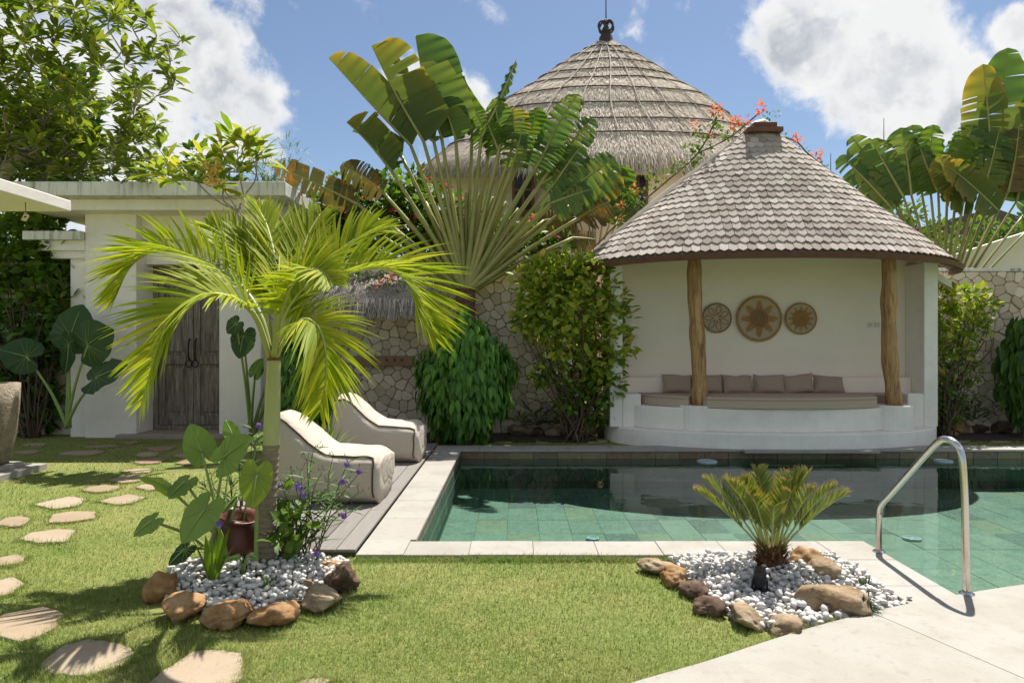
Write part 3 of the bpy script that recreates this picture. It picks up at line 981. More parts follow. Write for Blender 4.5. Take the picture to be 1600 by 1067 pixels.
# woven wall baskets
STRAW = m_plain('straw_weave', [(.42, .31, .21), (.54, .42, .3)], .9, 20, 150, .6)
RUST = m_plain('rust_weave', [(.34, .165, .055), (.46, .25, .1)], .9, 20, 150, .6)
DKST = m_plain('dark_straw', [(.22, .13, .08), (.3, .19, .12)], .9, 20, 150, .6)
def basket(px, py, r, npet, inner, style, label):
    Yw = 10.852
    c = at(px, py, Yw)
    t = thing('woven_basket', label, 'basket', (c.x, Yw, c.z - r), 'woven baskets on the pavilion wall')
    V = []; Fc = []
    prof = []
    nr = 14
    for i in range(nr * 3 + 1):
        q = i / (nr * 3)
        prof.append((r * q, -.02 - .03 * q ** 2 + .003 * math.sin(i * 2 * math.pi / 3)))
    prof.append((r * 1.0, -.045)); prof.append((r * 1.01, -.005))
    seg = 48
    for rr_, d in prof:
        for k in range(seg):
            a = 2 * math.pi * k / seg
            V.append((c.x + max(rr_, .001) * math.cos(a), Yw + d, c.z + max(rr_, .001) * math.sin(a)))
    for i in range(len(prof) - 1):
        for k in range(seg):
            Fc.append((i * seg + k, i * seg + (k + 1) % seg, (i + 1) * seg + (k + 1) % seg, (i + 1) * seg + k))
    mk('disc', V, Fc, STRAW, t, smooth=True)
    ring = [(c.x + r * math.cos(a), Yw - .045, c.z + r * math.sin(a)) for a in np.linspace(0, 2 * math.pi, 49)[:-1]]
    mk('rim', *tube(ring, .02 if r > .3 else .013, 8, closed=True), RUST if style != 1 else DKST, t, smooth=True)
    def zoff(q): return Yw - .024 - .03 * q ** 2 - .004
    if style == 1:
        for k in range(npet):
            a = 2 * math.pi * (k + .5) / npet
            for s in (-1, 1):
                pts = []
                for q in np.linspace(.18, .9, 12):
                    w = s * .3 * math.sin(math.pi * (q - .18) / .72) 
                    aa = a + w
                    pts.append((c.x + r * q * math.cos(aa), zoff(q), c.z + r * q * math.sin(aa)))
                mk('petal_outline', *tube(pts, .006, 5), RUST, t)
    else:
        for k in range(npet):
            a = 2 * math.pi * k / npet + math.pi / 2
            V = []; Fc = []
            qs = np.linspace(inner * .8, .86 if style == 0 else .88, 8)
            for q in qs:
                tt = (q - qs[0]) / (qs[-1] - qs[0])
                w = (math.pi / npet) * (1 - tt) ** .75 * (1.0 if style == 0 else .95)
                for s in (-1, 0, 1):
                    aa = a + s * w
                    V.append((c.x + r * q * math.cos(aa), zoff(q), c.z + r * q * math.sin(aa)))
            for i in range(7):
                for s in range(2):
                    b = i * 3 + s
                    Fc.append((b, b + 1, b + 4, b + 3))
            mk('petal', V, Fc, RUST, t)
        for i, q in enumerate(np.linspace(.08, inner, 6)):
            ring = [(c.x + r * q * math.cos(x_), zoff(q) - .002, c.z + r * q * math.sin(x_)) for x_ in np.linspace(0, 2 * math.pi, 33)[:-1]]
            mk('coil', *tube(ring, r * inner / 11, 6, closed=True), RUST if i % 2 else (RUST if style else DKST), t, smooth=True)
    return t
basket(1119, 497, .225, 7, .2, 1, 'small pale woven basket with petal outlines, nearest the left post')
basket(1185, 498, .345, 8, .42, 0, 'large woven wall basket with rust star, in the middle')
basket(1250, 498, .24, 12, .5, 2, 'small woven basket with a many-pointed rust sun, right of the large one')
PLATE = m_plain('switch_plastic', [(.62, .58, .52), (.7, .66, .6)], .4, bstr=.03)
for px, lab in ((1360, 'small white wall switch on the pavilion wall, left of the pair'), (1371, 'small white wall socket nearest the right log post')):
    p = at(px, 508, 10.86)
    t = thing('wall_switch', lab, 'switch', (p.x, 10.85, p.z - .045), 'switch plates on the pavilion wall')
    mk('plate', *box(p.x - .042, p.x + .042, 10.845, 10.859, p.z - .042, p.z + .042), PLATE, t, bevel=.004)
    mk('rocker', *box(p.x - .02, p.x + .02, 10.838, 10.846, p.z - .02, p.z + .02), m_plain('switch_grey', [(.5, .47, .42), (.55, .52, .48)], .4, bstr=.02), t, bevel=.002)

# ------------------------------------------------------------------ thatched round house behind
THATCH = m_plain('dry_thatch', [(.52, .435, .345), (.64, .55, .45), (.74, .655, .56)], .95, 4, 60, .5, var=.75)
ROPE = m_plain('dark_rope', [(.06, .045, .035), (.11, .085, .065)], .9)
STRIP = m_plain('pale_lath', [(.5, .45, .39), (.6, .55, .48)], .8)
hx, hy = 2.1, 15.8
house = thing('thatched_house', 'round white house with tall conical thatched roof behind the garden wall', 'house', (hx, hy, 0))
HR, HB, HDROP = 4.27, 2.8, .44
HP = [(62, .02), (72, .075), (87, .16), (105, .258), (115, .31), (138, .42), (150, .5), (171, .6), (189, .665), (230, .84), (268, 1.0)]
def hz(py): return H + (CY - py) / F * hy
HPZ = [(hz(py), r) for py, r in HP]
def hr(z):
    for (za, ra), (zb, rb) in zip(HPZ[:-1], HPZ[1:]):
        if z >= zb: return ra + (rb - ra) * (za - z) / (za - zb)
    return 1.0
ztop, zbot = HPZ[0][0], HPZ[-1][0]
def hs(a, z, off=0):
    r = hr(z)
    return Vector((hx + (HR * r + off) * math.cos(a), hy - (HB * r + off) * math.sin(a), z - HDROP * r * max(0, math.sin(a))))
V = []; Fc = []
NA, NZ = 72, 30
zs = list(np.linspace(ztop, zbot, NZ))
for z in zs:
    for k in range(NA): V.append(hs(2 * math.pi * k / NA, z))
for k in range(NA): V.append(hs(2 * math.pi * k / NA, zbot, -.1) - Vector((0, 0, .3)))
for j in range(NZ):
    for k in range(NA):
        Fc.append((j * NA + k, j * NA + (k + 1) % NA, (j + 1) * NA + (k + 1) % NA, (j + 1) * NA + k))
hroof = mk('roof', V, Fc, THATCH, house, smooth=True)
# straws laid down the slope, then the ragged fringe
N = 75000
a = rng.uniform(-.15, math.pi + .15, N); u = rng.random(N) ** .6
z = ztop - (ztop - zbot) * u
r = np.array([hr(q) for q in z])
pos = np.stack([hx + (HR * r) * np.cos(a), hy - (HB * r) * np.sin(a), z - HDROP * r * np.maximum(0, np.sin(a))], 1)
r2 = np.array([hr(q) for q in np.clip(z - .15, zbot, ztop)]) + np.where(z - .15 < zbot, .0, 0)
pos2 = np.stack([hx + HR * r2 * np.cos(a), hy - HB * r2 * np.sin(a), z - .15 - HDROP * r2 * np.maximum(0, np.sin(a))], 1)
dirv = unit(pos2 - pos)
nrm = unit(np.stack([np.cos(a) * HB, -np.sin(a) * HR, np.full(N, 2.2)], 1))
dirv = unit(dirv + nrm * rng.uniform(-.05, .05, (N, 1)) + rng.normal(0, .12, (N, 3)))
STRAW_T = (np.array([(-.5, 0, 0), (.5, 0, 0), (.12, 1, 0), (-.12, 1, 0)]), np.array([(0, 1, 2, 3)]))
ln = rng.uniform(.07, .17, N)
V, Fc, rn = scatter(*STRAW_T, pos + nrm * rng.uniform(0, .02, (N, 1)), dirv, nrm, np.stack([rng.uniform(.012, .026, N), ln, ln], 1))
mk('straw', V, Fc, THATCH, hroof, rnd=rn, kind='stuff')
N = 9000
a = rng.uniform(-.2, math.pi + .2, N)
zz = zbot + rng.uniform(-.14, .1, N); off = rng.uniform(-.12, .05, N)
pos = np.stack([hx + (HR + off) * np.cos(a), hy - (HB + off) * np.sin(a), zz - HDROP * np.maximum(0, np.sin(a))], 1)
dirv = unit(np.stack([np.cos(a) * .35, -np.sin(a) * .35, np.full(N, -1.0)], 1) + rng.normal(0, .16, (N, 3)))
nrm = np.stack([np.cos(a), -np.sin(a), np.full(N, .2)], 1)
ln = rng.uniform(.1, .3, N)
V, Fc, rn = scatter(*STRAW_T, pos, dirv, nrm, np.stack([rng.uniform(.014, .028, N), ln, ln], 1))
mk('fringe', V, Fc, THATCH, hroof, rnd=rn, kind='stuff')
for py in (73, 82, 94, 108, 121, 137, 160, 185, 208):
    # ring seen at this height on the front face
    zc = None
    for z in np.linspace(ztop, zbot, 400):
        yf = hy - HB * hr(z)
        if CY - F * (z - HDROP * hr(z) - H) / yf >= py: zc = z; break
    ring = [hs(q, zc + .015 * math.sin(5 * q + py), .032) + Vector((0, 0, .02)) for q in np.linspace(-.3, math.pi + .3, 70)]
    mk('rope', *tube(ring, .014, 6), ROPE, hroof)
for q in np.radians([30, 52, 68, 80, 92, 104, 118, 138]):
    pts = [hs(q + .02 * math.sin(z * 3), z, .035) + Vector((0, 0, .025)) for z in np.linspace(ztop - .25, zbot + .6, 26)]
    mk('lath', *tube(pts, .011, 5), STRIP, hroof)
# finial
FIN = m_plain('dark_carved_finial', [(.03, .02, .02), (.07, .05, .05)], .7, 20, 60, .6)
fz = hz(64)
fin = mk('finial', *lathe([(.2, -.12), (.17, 0), (.15, .08), (.1, .16), (.11, .22), (.07, .3), (.04, .36)], (hx, hy, fz), 12), FIN, hroof, smooth=False)
for k in range(6):
    q = 2 * math.pi * k / 6 + .3
    pts = [(hx + math.cos(q) * rr_, hy + math.sin(q) * rr_, fz + dz) for rr_, dz in ((.05, .15), (.15, .22), (.19, .32), (.145, .42), (.06, .45), (.05, .38))]
    mk('curl', *tube(catmull(pts, 14), .024, 6), FIN, fin, smooth=True)
mk('rod', *tube([(hx, hy, fz + .4), (hx, hy, fz + .6), (hx, hy, fz + 1.6)], [.02, .014, .008], 6), IRON, fin)
# wall with brown window and door openings
V = []; Fc = []
for z in (-.1, zbot - .05):
    for k in range(64):
        q = 2 * math.pi * k / 64
        V.append((hx + 3.75 * math.cos(q), hy - 2.4 * math.sin(q), z))
for k in range(64): Fc.append((k, (k + 1) % 64, 64 + (k + 1) % 64, 64 + k))
mk('wall', V, Fc, WHITE_IN, house, smooth=True)
BRN = m_plain('red_brown_frame', [(.13, .05, .028), (.2, .085, .045)], .5)
GLS = m_plain('dark_window', [(.02, .02, .022), (.035, .034, .036)], .12, bstr=.02)
for px0, px1, py0, py1 in ((980, 1012, 255, 345), (800, 835, 262, 335)):
    a, b = at(px0, py1, 13.45), at(px1, py0, 13.45)
    win = mk('window', *box(a.x, b.x, 13.38, 13.75, a.z, b.z), BRN, house, bevel=.01)
    mk('pane', *box(a.x + .06, b.x - .06, 13.365, 13.378, a.z + .08, b.z - .08), GLS, win)
    mk('bar', *box((a.x + b.x) / 2 - .02, (a.x + b.x) / 2 + .02, 13.35, 13.364, a.z + .08, b.z - .08), BRN, win)
    mk('bar', *box(a.x + .06, b.x - .06, 13.352, 13.3635, (a.z + b.z) / 2 - .02, (a.z + b.z) / 2 + .02), BRN, win)

# small thatched hood on the stone wall
hd = thing('thatch_hood', 'small shaggy thatched hood over the stone wall behind the palm', 'thatch roof', (-2.1, 11.0, 2.0))
x0, x1 = at(528, 450, 11.0).x, at(668, 450, 11.0).x
V = [(x0, 10.55, 2.1), (x1, 10.55, 2.1), (x1, 11.25, 2.55), (x0, 11.25, 2.55), (x0, 10.6, 2.0), (x1, 10.6, 2.0), (x1, 11.28, 2.4), (x0, 11.28, 2.4)]
mk('frame', V, [(0, 1, 2, 3), (7, 6, 5, 4), (0, 4, 5, 1), (1, 5, 6, 2), (2, 6, 7, 3), (3, 7, 4, 0)], THATCH, hd)
N = 9000
xx = rng.uniform(x0 - .05, x1 + .05, N); s = rng.random(N)
pos = np.stack([xx, 10.55 + .7 * s, 2.14 + .46 * s + .03 * np.abs(np.sin(xx * 5))], 1)
dirv = unit(np.stack([rng.normal(0, .12, N), np.full(N, -.75) + .35 * (1 - s), -.6 - .5 * (1 - s)], 1) + rng.normal(0, .12, (N, 3)))
ln = rng.uniform(.18, .4, N)
V, Fc, rn = scatter(*STRAW_T, pos, dirv, np.tile((0, -.5, 1), (N, 1)), np.stack([rng.uniform(.012, .022, N), ln, ln], 1))
GREYT = m_plain('grey_thatch', [(.16, .135, .12), (.32, .275, .24), (.46, .4, .36)], .95, 6, 60, .4, var=.75)
mk('straw', V, Fc, GREYT, hd, rnd=rn, kind='stuff')

# far neighbours seen over the wall on the right
nb = thing('neighbour_house', 'pale neighbouring house with grey roof beyond the right wall', 'house', (11, 19, 0))
mk('wall', *box(8.9, 16, 19, 23, -.1, 3.9), WHITE, nb)
mk('roof', *extrude_y([(8.4, 3.9), (16.4, 3.9), (12.9, 5.1)], 18.4, 23.6), m_plain('dark_grey_roof', [(.07, .065, .06), (.12, .11, .1)], .8), nb)
a = mk('garden_wall', *extrude_y([(8.2, -.1), (13, -.1), (13, 4.0), (10.4, 3.75), (8.2, 3.05)], 13.6, 13.8), WHITE)
tag(a, 'white sloping wall beyond the right stone wall', 'wall')
for px, py0, py1, lab in ((1381, 185, 330, 'thin lightning rod standing above the broad leaves on the right'), (1298, 240, 330, 'shorter thin rod rising right of the pavilion roof')):
    p, q = at(px, py1, 22), at(px, py0, 22)
    t = thing('lightning_rod', lab, 'rod', (p.x, 22, -.1), 'lightning rods')
    mk('mast', *tube([(p.x, 22, -.1), (p.x, 22, q.z - 1.0)], .025, 6), IRON, t)
    mk('tip', *tube([(p.x, 22, q.z - 1.0), (p.x, 22, q.z)], [.016, .008], 6), IRON, t)
# ------------------------------------------------------------------ foliage materials
PALM = m_leaf('palm_leaf', [(.22, .29, .018), (.3, .37, .022), (.4, .43, .032), (.5, .47, .055)], .45, .45, .3, 4)
PALMSTEM = m_plain('palm_stem', [(.3, .34, .1), (.42, .43, .15)], .5, 8, 40, .1)
PALMSHAFT = m_plain('palm_shaft', [(.36, .38, .16), (.44, .45, .22)], .45, 5, 40, .08, stretch=(4, 4, 1))
PALMBARK = m_plain('palm_bark', [(.16, .12, .085), (.27, .215, .155), (.33, .28, .2)], .85, 14, 60, .5, stretch=(1, 1, 3))
RAV = m_leaf('broad_leaf', [(.065, .115, .034), (.085, .15, .04), (.12, .19, .048), (.18, .21, .05)], .34, .4, .45, 1.5)
RAVY = m_leaf('yellowing_leaf', [(.085, .125, .035), (.13, .155, .035), (.25, .21, .04), (.45, .27, .04)], .38, .45, .4, 2.0, objrand=False)
RAVD = m_leaf('browned_leaf', [(.1, .085, .04), (.16, .115, .05), (.1, .1, .045)], .25, .6, .3, 3, dead=((.3, .13, .03), .55))
RAVSTEM = m_plain('fan_stem', [(.19, .2, .055), (.27, .265, .08), (.36, .3, .12)], .5, 4, 30, .1)
DARKLEAF = m_leaf('dark_glossy_leaf', [(.045, .1, .02), (.07, .145, .025), (.11, .19, .03)], .3, .35, .5, 3)
POTHOS = m_leaf('drooping_leaf', [(.05, .14, .022), (.08, .195, .028), (.14, .28, .04), (.1, .23, .034)], .32, .35, .5, 2)
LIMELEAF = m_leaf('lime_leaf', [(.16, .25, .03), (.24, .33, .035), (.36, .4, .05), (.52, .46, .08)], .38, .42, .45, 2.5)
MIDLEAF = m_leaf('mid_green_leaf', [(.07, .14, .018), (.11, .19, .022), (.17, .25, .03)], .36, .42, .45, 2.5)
FRANG = m_leaf('frangipani_leaf', [(.105, .155, .025), (.155, .21, .03), (.21, .26, .035), (.3, .3, .045)], .4, .38, .5, 2.5)
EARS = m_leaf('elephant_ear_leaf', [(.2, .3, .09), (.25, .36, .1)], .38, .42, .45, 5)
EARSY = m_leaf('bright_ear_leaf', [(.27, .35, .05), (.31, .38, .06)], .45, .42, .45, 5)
EARD = m_leaf('dark_ear_leaf', [(.035, .08, .026), (.05, .105, .032)], .25, .4, .5, 4)  # darker green than the other ear leaves
EARSTEM = m_plain('ear_stem', [(.2, .28, .08), (.3, .37, .12)], .5, 8, 40, .05)
BARK = m_plain('grey_bark', [(.2, .165, .13), (.3, .255, .21), (.4, .35, .3)], .9, 12, 60, .5)
TWIG = m_plain('brown_twig', [(.09, .06, .04), (.16, .11, .075)], .9, 12, 60, .4)
CORAL = m_leaf('coral_bract', [(.62, .16, .09), (.72, .25, .15), (.66, .12, .12)], .4, .6, .2)
PINK = m_leaf('pink_bract', [(.6, .06, .14), (.7, .12, .22)], .4, .6, .2)
WPETAL = m_leaf('white_petal', [(.75, .73, .65), (.8, .78, .72)], .3, .6, .2)
YPETAL = m_leaf('yellow_petal', [(.75, .5, .12), (.8, .62, .25)], .3, .6, .2)
PURP = m_leaf('purple_petal', [(.2, .1, .5), (.27, .15, .6)], .35, .6, .2)
GRASSY = m_leaf('strap_leaf', [(.12, .22, .02), (.18, .29, .03), (.24, .34, .04)], .38, .4, .45, 4)
DRYFRONDBASE = m_plain('dry_leaf_base', [(.07, .03, .012), (.14, .065, .025), (.2, .11, .05)], .9, 30, 60, .4)

def leaves(name, T, pos, Y, Z, sc, mat, parent, r=None, kind='stuff', smooth=True):
    V, Fc, rn = scatter(*T, pos, Y, Z, sc, r)
    return mk(name, V, Fc, mat, parent, rnd=rn, smooth=smooth, kind=kind)

# ------------------------------------------------------------------ feather fronds (palm, cycad)
def frond(parent, P, nl, Lmax, w, mat, stemmat, t0=.2, c=(.55, .6, .4), droop=.25, r0=.014, upv=(0, 0, 1), seg=5, rbase=.0, stemname='rachis', sag=.0, wob=.06, rr=None, lift=0.0, tip=False):
    pts = catmull(P, 40)
    n = len(pts)
    root = mk('frond', *tube(pts, [r0 * (1 - .8 * i / (n - 1)) for i in range(n)], 6), stemmat, parent, smooth=True)
    V = []; Fc = []; R = []
    up = Vector(upv).normalized()
    rd = rr or random
    arr = pts
    for k in range(nl):
        for side in (-1, 1):
            t = t0 + (1 - t0) * (k + rd.uniform(.0, .8)) / nl
            u = min(t * (n - 1), n - 1.001); i = int(u); p = arr[i].lerp(arr[i + 1], u - i)
            T = (arr[min(i + 2, n - 1)] - arr[max(i - 1, 0)]).normalized()
            S = T.cross(up)
            if S.length < .25:
                S = (S + T.orthogonal() * .1)
            S.normalize(); U = S.cross(T).normalized()
            q = (t - t0) / (1 - t0)
            L = Lmax * (.45 + .55 * math.sin(math.pi * min(1, .12 + q * .8))) * (1 - .55 * q ** 3) * rd.uniform(.85, 1.1)
            d = (T * (c[0] + .55 * q ** 2) + S * side * c[1] + U * c[2]).normalized()
            d = (d + Vector((rd.gauss(0, wob), rd.gauss(0, wob), rd.gauss(0, wob)))).normalized()
            wn = T.cross(d)
            if wn.length < 1e-3: wn = U
            wn = wn.normalized()
            wv = d.cross(wn).normalized()      # width direction, leaflet lies edgewise along the stem
            b = len(V); rv = rd.random()
            for j in range(seg + 1):
                s = j / seg
                c0 = p + d * (L * s) + Vector((0, 0, -1)) * (droop * L * s * s) + Vector((lift * L * s * s, 0, 0))
                ww = w * (.35 + 1.3 * math.sin(math.pi * min(1, (s + .12) * .9)) * .65) * (1 - s ** 3) + .0006
                fold = wn * (ww * .35)
                V += [c0 - wv * ww + fold, c0, c0 + wv * ww + fold]; R += [(min(1, max(0, .5 * rv + .3 * q ** 2 + (.75 * s ** 4 if rv > .3 else .2 * s ** 3) - .05)) if tip else rv)] * 3
            for j in range(seg):
                a = b + j * 3
                Fc += [(a, a + 1, a + 4, a + 3), (a + 1, a + 2, a + 5, a + 4)]
    mk('leaflets', V, np.array(Fc), mat, root, rnd=R, smooth=True, kind='stuff')
    return root

# foreground palm
PB = gp(415, 888); PYp = 4.5
def pp(px, py, dy=0.0): return at(px, py, PYp + dy)
palm = thing('palm_tree', 'bright green feather palm in the pebble bed, foreground left', 'palm tree', (PB.x, PB.y, LAWN_Z))
tr = [at(414, 892, PYp), at(416, 850, PYp), at(418, 800, PYp), at(421, 740, PYp), at(424, 690, PYp)]
P = catmull(tr, 60)
R = [.066 - .014 * min(1, i / 40) + (.004 if i % 3 == 0 else 0) for i in range(60)]
mk('trunk', *tube(P, R, 20), PALMBARK, palm, smooth=False)
sh = catmull([at(423.5, 700, PYp), at(425, 660, PYp), at(426.5, 610, PYp), at(428, 558, PYp)], 24)
mk('crown_shaft', *tube(sh, [.053 - .002 * i / 23 - .012 * max(0, (i / 23 - .3)) for i in range(24)], 20), PALMSHAFT, palm, smooth=True)
mk('collar', *tube([at(428, 563, PYp), at(428, 556, PYp), at(428, 548, PYp)], [.047, .046, .034], 12), DRYFRONDBASE, palm, smooth=True)
FR = [
 # image path of the rib with its depth offset
 ([(424, 560, 0), (408, 495, .05), (378, 448, .15), (338, 418, .28), (288, 396, .38), (240, 394, .42), (203, 418, .42), (178, 470, .4)], .5, (.55, .5, .5), .2, -.1),
 ([(422, 560, -.02), (404, 505, -.1), (384, 478, -.2), (352, 462, -.32), (315, 462, -.42), (276, 486, -.5), (248, 540, -.55), (222, 628, -.55)], .46, (.5, .62, .3), .22, -.05),
 ([(430, 556, .03), (440, 470, .25), (446, 420, .5), (446, 380, .75), (438, 350, .95)], .48, (.6, .62, .4), .12, 0),
 ([(431, 558, .02), (455, 490, .1), (490, 450, .2), (550, 424, .3), (602, 419, .35), (640, 443, .36), (664, 485, .34), (682, 530, .3)], .5, (.55, .5, .45), .2, .12),
 ([(432, 556, -.03), (446, 525, -.1), (464, 505, -.18), (484, 500, -.26), (503, 522, -.32), (511, 575, -.34), (500, 640, -.34)], .42, (.5, .6, .25), .3, 0),
 ([(428, 556, -.06), (436, 500, -.2), (452, 452, -.36), (476, 425, -.52), (500, 422, -.66), (520, 440, -.76)], .42, (.55, .62, .35), .18, -.12),
 ([(431, 556, .04), (450, 495, .18), (485, 444, .36), (528, 395, .52), (570, 366, .62), (600, 362, .66)], .46, (.6, .55, .4), .18, .1),
 ([(427, 556, .04), (415, 480, .22), (404, 430, .42), (396, 390, .6), (384, 362, .74)], .44, (.6, .6, .4), .14, -.05),
 ([(430, 556, -.02), (444, 500, -.02), (466, 462, .0), (492, 440, .02), (522, 436, .02)], .36, (.6, .55, .35), .25, .1),
]
FR += [
 ([(429, 556, .04), (434, 470, .22), (430, 408, .45), (418, 356, .65), (402, 322, .78)], .42, (.75, .55, .3), .04, 0),
 ([(431, 556, .05), (448, 478, .22), (466, 415, .45), (482, 366, .62), (500, 335, .74)], .42, (.75, .55, .3), .06, .05),
 ([(427, 556, .05), (412, 470, .25), (388, 412, .45), (356, 372, .6), (325, 352, .7)], .42, (.7, .55, .35), .08, -.05),
]
rp = random.Random(21)
for path, L, c, dr, lift in FR:
    frond(palm, [pp(*q) for q in path], 60, L * 1.0, .0105, PALM, PALMSTEM, .24, c, dr, .02, rr=rp, lift=lift, wob=.07, upv=((0, -.6, .75) if abs(path[-1][0] - 428) > 70 else (0, 0, 1)))
mk('spear_leaf', *tube([pp(428, 556), pp(432, 470, .05), pp(437, 400, .08)], [.02, .014, .003], 6), PALMSTEM, palm, smooth=True)

# ------------------------------------------------------------------ fan palms (traveller's palm)
def blade(parent, A, Tp, W, sideA, sideB, tears, mat, rd, bow=.08, yaw=0.0, sag=.3, name='blade'):
    """a broad leaf: midrib A->Tp, two torn halves; side vectors give each half's lie"""
    A = Vector(A); Tp = Vector(Tp)
    d = Tp - A; L = d.length
    perp = Vector((d.z, 0, -d.x)).normalized()      # image-plane right-hand side of the rib
    n = 44
    mid = [A + d * (i / n) + perp * (bow * L * math.sin(math.pi * (i / n) * .8)) + Vector((0, 0, -sag * .18 * L * (i / n) ** 3)) for i in range(n + 1)]
    V = []; Fc = []; Rn = []
    for sv in (sideA, sideB):
        cuts = sorted(set([0, n] + [rd.randint(3, n - 2) for _ in range(tears)]))
        for a, b in zip(cuts[:-1], cuts[1:]):
            if b - a < 1: continue
            if b - a <= 1 and rd.random() < .5: continue
            base = len(V); jit = rd.gauss(0, .09) * (1 if tears > 3 else .3); cut = rd.uniform(.88, 1.0) if tears > 3 else 1; dd = rd.gauss(0, .12)
            tt = .985
            for i in range(a, b + 1):
                t = i / n
                tl = t
                if i == a and a > 0: tl = t + .004
                if i == b and b < n: tl = t - .006
                hw = W * min(1, (t / .1 + .02)) ** .55 * max(0, 1 - t ** 7) ** .6 * cut + .004
                m = mid[i]
                td = (mid[min(i + 1, n)] - mid[max(i - 1, 0)]).normalized()
                vec = (perp * sv[0] + Vector((0, 1, 0)) * sv[1] + td * (.16 + jit)).normalized()
                for s in (0, .34, .7, 1.0):
                    w2 = hw * s
                    p = m + vec * w2 + Vector((0, 0, -1)) * (sag + dd * .5) * w2 * s * .6 + td * ((tl - t) * L * s)
                    p += vec.cross(td) * (.02 * math.sin(t * 60) * s)
                    V.append(p); Rn.append(min(1, max(0, .6 * t ** 2 + .4 * s ** 3 + .25 * ((a * 7 % 13) / 13 - .3))))
            for i in range(b - a):
                for k in range(3):
                    q = base + i * 4 + k
                    Fc.append((q, q + 1, q + 5, q + 4))
    o = mk(name, V, np.array(Fc), mat, parent, rnd=Rn, smooth=True)
    mk('midrib', *tube(mid, [.022 * (1 - .85 * i / n) + .002 for i in range(n + 1)], 6), RAVSTEM, o, smooth=True)
    return o
def fan_leaf(root, base, pet, tip, Yp, Yt, W, sA, sB, tears, mat, rd, r=.045, bow=.06, sag=.3):
    A = Vector(base); Bp = at(pet[0], pet[1], Yp); T = at(tip[0], tip[1], Yt)
    mid = A.lerp(Bp, .5) + Vector((0, 0, .03))
    P = catmull([A, A.lerp(Bp, .25), mid, Bp], 16)
    st = mk('stem', *tube(P, [r * 1.15 - (r * .62) * (i / 15) for i in range(16)], 8, flat=.6), RAVSTEM, root, smooth=True)
    if W: blade(st, Bp, T, W, sA, sB, tears, mat, rd, bow, sag=sag)
    return st

rv = random.Random(3)
TY = 10.95
tb = at(728, 470, TY)
rav = thing('traveller_palm', 'large fan-shaped palm rising in front of the stone wall, left of the thatched roof', 'fan palm', (tb.x, TY, LAWN_Z))
P = catmull([(tb.x - .02, TY, LAWN_Z), (tb.x, TY, .8), (tb.x, TY, 1.6), at(728, 452, TY)], 40)
mk('trunk', *tube(P, [.15 + (.02 if i % 3 == 0 else 0) for i in range(40)], 14), m_plain('fibrous_bark', [(.07, .035, .022), (.15, .08, .05), (.24, .15, .1)], .9, 10, 40, .8, stretch=(2, 2, 6)), rav)
fb = at(728, 452, TY)
RIGHT = (1, .25); BACK = (.75, .8); LEFT = (-1, .2)
# petiole end, leaf tip, half width, half A, half B, tears, leaf kind
LV = [
 ((560, 320), (428, 252), .28, (1, -.2), (-.7, .6), 14, RAVD, .0, .3),
 ((598, 300), (530, 255), .3, (1, -.1), (-.6, .7), 12, RAVD, .05, .5),
 ((612, 268), (540, 188), .5, (1, -.15), (.7, .8), 6, RAVY, .03, .25),
 ((628, 245), (550, 200), .35, (1, -.2), (.5, .9), 5, RAV, .02, .4),
 ((642, 228), (515, 83), .52, (1, -.12), (.75, .75), 7, RAVY, -.02, .18),
 ((662, 222), (583, 66), .66, (1, -.1), (.7, .8), 4, RAVY, -.03, .12),
 ((690, 216), (653, 52), .66, (1, -.1), (.7, .8), 2, RAV, -.04, .1),
 ((738, 205), (681, 50), .4, (1, -.05), (.6, .8), 2, MIDLEAF, -.12, .1),
 ((678, 222), (610, 172), .5, (1, -.2), (.6, .8), 4, RAV, .02, .35),
 ((712, 218), (690, 150), .35, (1, -.1), (.5, .9), 3, RAV, .0, .3),
 ((752, 215), (804, 90), .2, (-.5, .85), (.25, .95), 8, RAV, .03, .15),
 ((766, 222), (742, 170), .3, (1, .1), (-.8, .5), 8, RAV, .0, .5),
 ((782, 225), (768, 150), .28, (1, -.2), (-.6, .7), 8, RAV, .04, .4),
 ((800, 232), (800, 165), .3, (.9, -.3), (-.7, .6), 7, RAVY, .03, .4),
 ((818, 235), (838, 165), .32, (.8, -.4), (-.7, .6), 8, MIDLEAF, .03, .4),
 ((850, 240), (905, 145), .3, (.9, -.2), (-.9, .3), 12, RAV, -.04, .35),
 ((862, 262), (928, 182), .34, (1, -.2), (-.9, .4), 18, RAV, -.02, .4),
 ((868, 285), (908, 225), .4, (1, -.1), (-.9, .3), 12, RAV, .0, .6),
 ((878, 305), (960, 240), .42, (1, -.1), (-.9, .3), 14, RAV, .02, .6),
 ((892, 320), (968, 262), .38, (1, -.2), (-.9, .4), 12, RAVY, .02, .7),
 ((800, 262), (815, 200), .34, (1, -.4), (-.8, .4), 12, RAV, .02, .5),
 ((835, 262), (870, 205), .36, (.9, -.4), (-.9, .2), 14, RAV, .02, .6),
 ((842, 290), (890, 255), .36, (1, -.4), (-.8, .3), 12, RAV, .02, .7),
 ((860, 318), (925, 290), .36, (1, -.3), (-.8, .3), 12, RAV, .02, .7),
 ((850, 345), (900, 335), .34, (1, -.3), (-.8, .3), 10, RAVD, .02, .7),
 ((780, 240), (760, 190), .26, (1, -.4), (-.8, .4), 9, MIDLEAF, .02, .5),
 ((905, 340), (952, 312), .35, (1, -.2), (-.9, .4), 10, RAVD, .0, .6),
 ((895, 372), (930, 372), .25, (1, -.2), (-.9, .4), 8, RAVD, .0, .6),
]
